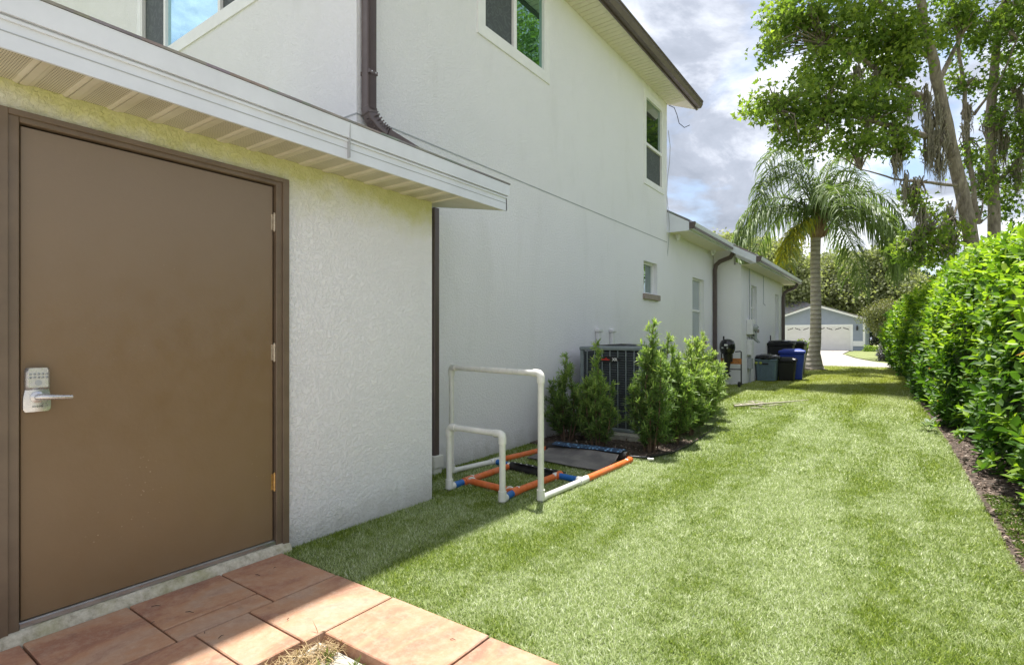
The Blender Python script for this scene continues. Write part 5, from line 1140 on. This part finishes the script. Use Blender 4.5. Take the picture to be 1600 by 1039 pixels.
limbsA = [([(1524, 560, 15.5), (1522, 400, 15.5), (1505, 300, 15.4), (1484, 220, 15.2), (1462, 120, 15), (1442, 40, 14.8), (1436, -60, 14.6), (1420, -180, 14.4)], .20, .08, 'trunk'),
          ([(1448, 155, 15.1), (1400, 130, 14.8), (1345, 90, 14.5), (1290, 70, 14.2)], .085, .03, 'limb'), ([(1478, 225, 15.2), (1420, 205, 14.8), (1360, 190, 14.6), (1290, 175, 14.3), (1215, 170, 14.1)], .09, .02, 'limb'),
          ([(1494, 290, 15.3), (1440, 285, 15.0), (1395, 280, 14.8), (1345, 265, 14.6)], .045, .015, 'limb'), ([(1440, 70, 14.9), (1390, 20, 14.5), (1330, -30, 14.2)], .08, .03, 'limb'), ([(1448, 90, 15), (1412, 60, 14.6), (1380, 55, 14.4)], .05, .02, 'limb'),
          ([(1500, 300, 15.4), (1490, 340, 15.1), (1450, 365, 14.9), (1425, 380, 14.9)], .035, .012, 'limb'), ([(1466, 130, 15), (1500, 60, 15.3), (1520, -20, 15.6)], .07, .03, 'limb')]
tree_limbs(TA, limbsA)
bA = blobs_from([(1232, 28, 14.1, 42, 40, .9), (1300, 40, 14.2, 55, 45, 1.2), (1362, 55, 14.5, 50, 50, 1.2), (1196, 163, 14.0, 34, 30, .6), (1250, 168, 14.2, 48, 42, .9), (1315, 160, 14.3, 52, 50, 1.1), (1378, 165, 14.6, 42, 45, 1.0), (1415, 60, 14.6, 40, 50, 1.0), (1285, 105, 14.2, 45, 30, .9),
                 (1340, 222, 14.4, 45, 22, .8), (1232, 215, 14.1, 22, 22, .5), (1265, 228, 14.1, 22, 22, .4), (1408, 230, 14.7, 26, 26, .6), (1430, 312, 14.9, 16, 30, .3), (1445, 372, 14.9, 34, 22, .5), (1410, 392, 14.9, 14, 12, .3), (1480, 372, 15.3, 24, 30, .4), (1455, 335, 15, 14, 16, .3), (1435, 402, 15, 26, 12, .4), (1470, 400, 15.2, 20, 14, .4),
                 (1300, -60, 14.2, 90, 50, 1.6), (1420, -70, 14.6, 80, 60, 1.6), (1500, 20, 15.2, 30, 35, .8), (1395, 110, 14.5, 40, 30, .8), (1350, -170, 14.4, 110, 60, 2.0), (1460, -190, 14.6, 90, 60, 2.0), (1215, 75, 14.1, 22, 25, .5)])
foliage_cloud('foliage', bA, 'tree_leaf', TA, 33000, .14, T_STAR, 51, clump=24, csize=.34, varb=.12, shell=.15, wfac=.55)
oA = [at(*p) for l_ in limbsA for p in l_[0] if p[1] < 420]; twigs(TA, bA, oA, 12, 4)
moss(TA, [(1436, 365, 15, 60, 10), (1490, 372, 15.3, 50, 9), (1408, 215, 14.7, 60, 8), (1452, 195, 15, 90, 14), (1355, 200, 14.6, 40, 7), (1462, 175, 15, 90, 14), (1470, 215, 15.1, 70, 16), (1448, 150, 15, 70, 10), (1420, 150, 14.7, 60, 10), (1396, 200, 14.7, 50, 8), (1400, 245, 14.7, 50, 8), (1430, 290, 14.9, 60, 9), (1442, 335, 14.9, 70, 10), (1452, 230, 15, 50, 12), (1478, 350, 15.2, 70, 10), (1415, 285, 14.8, 50, 8), (1484, 330, 15.3, 60, 8), (1340, 110, 14.5, 60, 10), (1368, 120, 14.6, 60, 8), (1470, 250, 15.1, 50, 14)], 61)
TB = thing('moss_draped_tree', tuple(at(1556, 560, 16.5))[:2] + (.1,), 'upright tree with mossy bark, right trunk of the two behind the hedge', 'tree')
limbsB = [([(1556, 560, 16.5), (1552, 400, 16.5), (1552, 300, 16.5), (1546, 200, 16.4), (1552, 100, 16.3), (1570, 0, 16.2), (1580, -120, 16)], .185, .07, 'trunk'), ([(1530, 350, 16), (1512, 215, 16), (1505, 140, 15.9), (1492, 40, 15.8), (1486, -60, 15.7)], .07, .035, 'limb'),
          ([(1548, 210, 16.4), (1585, 150, 16.2), (1640, 90, 16)], .08, .03, 'limb'), ([(1554, 290, 16.5), (1600, 240, 16.2), (1660, 220, 16)], .07, .02, 'limb'), ([(1522, 180, 16), (1560, 130, 15.8), (1590, 60, 15.6)], .04, .02, 'limb')]
tree_limbs(TB, limbsB)
bB = blobs_from([(1583, 30, 16.0, 42, 50, 1.2), (1580, 130, 16.1, 34, 45, 1.0), (1594, 215, 16.2, 36, 50, 1.0), (1520, 262, 16.3, 22, 44, .7), (1572, 300, 16.6, 30, 44, .8), (1528, 55, 15.8, 28, 30, .8), (1640, 60, 16, 60, 80, 1.6), (1660, 200, 16, 60, 80, 1.6), (1500, -40, 15.8, 60, 50, 1.4), (1600, -110, 16, 90, 70, 2), (1720, 20, 16, 80, 100, 2.2), (1585, 375, 16.8, 26, 26, .6), (1528, 130, 15.9, 14, 24, .4), (1492, 130, 15.7, 18, 26, .4), (1470, 60, 15.2, 26, 34, .6), (1555, 60, 16, 28, 40, .7), (1530, 320, 16.2, 16, 26, .5), (1505, 235, 16, 12, 18, .3), (1565, 180, 15.8, 18, 26, .5), (1700, -140, 16, 100, 80, 2.2)])
bB += [((6.8, 19.5, 14.2), (2.4, 2.4, 3.4)), ((9.2, 22, 13), (3, 3, 4))]
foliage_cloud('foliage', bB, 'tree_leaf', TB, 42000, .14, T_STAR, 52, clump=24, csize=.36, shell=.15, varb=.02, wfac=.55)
oB = [at(*p) for l_ in limbsB for p in l_[0] if p[1] < 420]; twigs(TB, bB, oB, 10, 5)
moss(TB, [(1512, 170, 16, 40, 10), (1510, 195, 16, 40, 10), (1595, 150, 16.1, 70, 10), (1590, 260, 16.2, 60, 10), (1568, 215, 16.3, 60, 10), (1546, 185, 16.4, 50, 12), (1560, 180, 16.3, 80, 10), (1533, 270, 16.4, 50, 8)], 62)

# --- trees beyond
def far_tree(name, label, cat, base, blobs, mat, n, size, seed, trunk_r=.3, group='trees beyond the garage house', clump=14, cs=1.25, varb=0., shell=.35):
    r_ = thing(name, base, label, cat, group); bl = blobs_from(blobs); foliage_cloud('crown', bl, mat, r_, n, size, T_DIAM, seed, clump=clump, csize=cs, shell=shell, varb=varb)
    m = MB(); rr = random.Random(seed); c0 = Vector(bl[0][0])
    fk = Vector((base[0], base[1], (c0.z - base[2]) * .35 + base[2]))
    m.tube([Vector(base), fk], [trunk_r * 1.3, trunk_r], 8)
    for c, rad in bl[:8]:
        c = Vector(c); m.tube([fk, fk.lerp(c, .5) + Vector((rr.uniform(-.4, .4), rr.uniform(-.4, .4), .4)), c], [trunk_r * .7, trunk_r * .35, trunk_r * .12], 6)
    m.build('trunk', 'bark', r_, smooth=True); return r_
far_tree('oak_tree', 'big olive-green oak whose crown rises just behind the palm trunk', 'tree', tuple(at(1300, 530, 72)), [(1300, 440, 70, 42, 38, 4), (1262, 450, 72, 34, 40, 4), (1330, 455, 68, 36, 35, 4), (1310, 415, 72, 34, 22, 3), (1345, 425, 70, 26, 24, 3), (1285, 420, 72, 24, 22, 3), (1300, 475, 70, 50, 25, 4)], 'oak_leaf', 26000, .38, 71, .5)
far_tree('oak_tree', 'tall dense oak right of centre, between the big oak and the hedge top', 'tree', tuple(at(1390, 530, 66)), [(1380, 430, 66, 34, 34, 4), (1365, 408, 66, 24, 16, 3), (1395, 415, 66, 24, 22, 3), (1400, 460, 64, 34, 34, 4), (1360, 465, 66, 34, 30, 4), (1420, 450, 66, 18, 24, 3)], 'oak_leaf', 22000, .36, 72, .45, varb=.04)
far_tree('oak_tree', 'grey-green oak behind the house roof, left of the palm trunk', 'tree', tuple(at(1225, 530, 62)), [(1225, 420, 60, 30, 38, 4), (1205, 400, 62, 30, 24, 3), (1240, 455, 60, 30, 30, 4), (1170, 395, 64, 28, 24, 3), (1250, 430, 60, 20, 26, 3)], 'oak_leaf', 18000, .35, 73, .45, varb=.05)
far_tree('oak_tree', 'pale oak peeking over the eave of the wing at far left', 'tree', tuple(at(1120, 530, 70)), [(1145, 385, 70, 24, 20, 3), (1120, 400, 72, 34, 34, 4), (1165, 410, 70, 24, 24, 3), (1090, 410, 70, 40, 34, 4)], 'oak_leaf', 11000, .36, 74, .45, varb=.08)
far_tree('pine_tree', 'dark blue-green pine, farthest tree over the hedge end', 'tree', tuple(at(1432, 530, 95)), [(1432, 445, 95, 18, 20, 4), (1425, 430, 95, 12, 10, 3), (1440, 465, 95, 22, 24, 4), (1470, 455, 95, 24, 24, 4), (1420, 480, 95, 26, 24, 4)], 'pine_leaf', 4000, .6, 75, .3)
far_tree('oak_tree', 'dark low tree hidden mostly by the hedge on the right', 'tree', tuple(at(1500, 530, 50)), [(1490, 470, 50, 40, 34, 4), (1550, 460, 50, 50, 40, 4), (1450, 490, 50, 30, 30, 3), (1610, 450, 50, 50, 50, 4)], 'oak_leaf', 6000, .40, 76, .4, varb=-.1)
far_tree('understory_shrub', 'dark green shrubs filling the gap right of the garage wall', 'shrub', tuple(at(1362, 547, 56)), [(1362, 525, 56, 14, 22, 2), (1375, 515, 58, 16, 25, 2), (1395, 520, 56, 22, 28, 2), (1425, 520, 50, 26, 30, 2)], 'pine_leaf', 5000, .22, 77, .1, group=None, cs=.35)
cm = far_tree('crape_myrtle', 'small tan-green tree with several thin stems at the hedge end', 'tree', tuple(at(1386, 563, 30)), [(1385, 487, 30, 22, 20, .9), (1365, 490, 30, 16, 14, .7), (1400, 495, 30, 18, 22, .8), (1378, 510, 30, 20, 14, .7), (1358, 497, 30, 14, 10, .5)], 'myrtle_leaf', 7000, .085, 78, .06, group=None, clump=14, cs=.28)
m = MB(); rr = random.Random(9)
for k in range(6): b_ = at(1386 + rr.uniform(-3, 3), 562, 30); m.tube([b_, b_ + Vector((rr.uniform(-.15, .15), 0, .9)), b_ + Vector((rr.uniform(-.5, .5), rr.uniform(-.3, .3), 1.9))], [.045, .035, .015], 6)
m.build('stem', 'palm_bark', cm, smooth=True)
def bush(name, label, px_, py_, t, rx, ry, dr, mat, n, size, seed, cat='plant'):
    r_ = thing(name, tuple(at(px_, py_ + ry * .9, t)), label, cat); foliage_cloud('foliage', blobs_from([(px_, py_, t, rx, ry, dr)]), mat, r_, n, size, T_NEEDLE if 'grass' in name else T_DIAM, seed, shell=.2, clump=10, csize=.14)
bush('purple_plant', 'mounded silvery purple plant at the foot of the hedge end', 1388, 552, 27, 13, 17, .5, 'purple_leaf', 2600, .10, 81)
bush('low_bush', 'bright green low bush on the neighbour lawn behind the purple plant', 1362, 548, 45, 14, 7, .6, 'tree_leaf', 1200, .12, 82)
bush('leafy_bush', 'green bush between the blue bin and the palm trunk', 1258, 556, 19.6, 10, 24, .35, 'tree_leaf', 2200, .085, 83)
bush('leafy_bush', 'small pale bush behind the large bins at the house corner', 1252, 546, 21, 8, 16, .3, 'myrtle_leaf', 700, .08, 84)
# palm ring of soil and roots
m = MB(); m.lathe([(.75, -.02), (.6, .03), (.35, .05), (.001, .05)], (PB.x - .2, PB.y - .2, .165), 20); tag(m.build('soil_ring', 'soil', None, smooth=True), 'bare soil round the foot of the palm trunk', kind='structure')
print('objects', len(bpy.data.objects), 'tris', sum(len(o.data.loops) - 2 * len(o.data.polygons) for o in bpy.data.objects if o.type == 'MESH'))
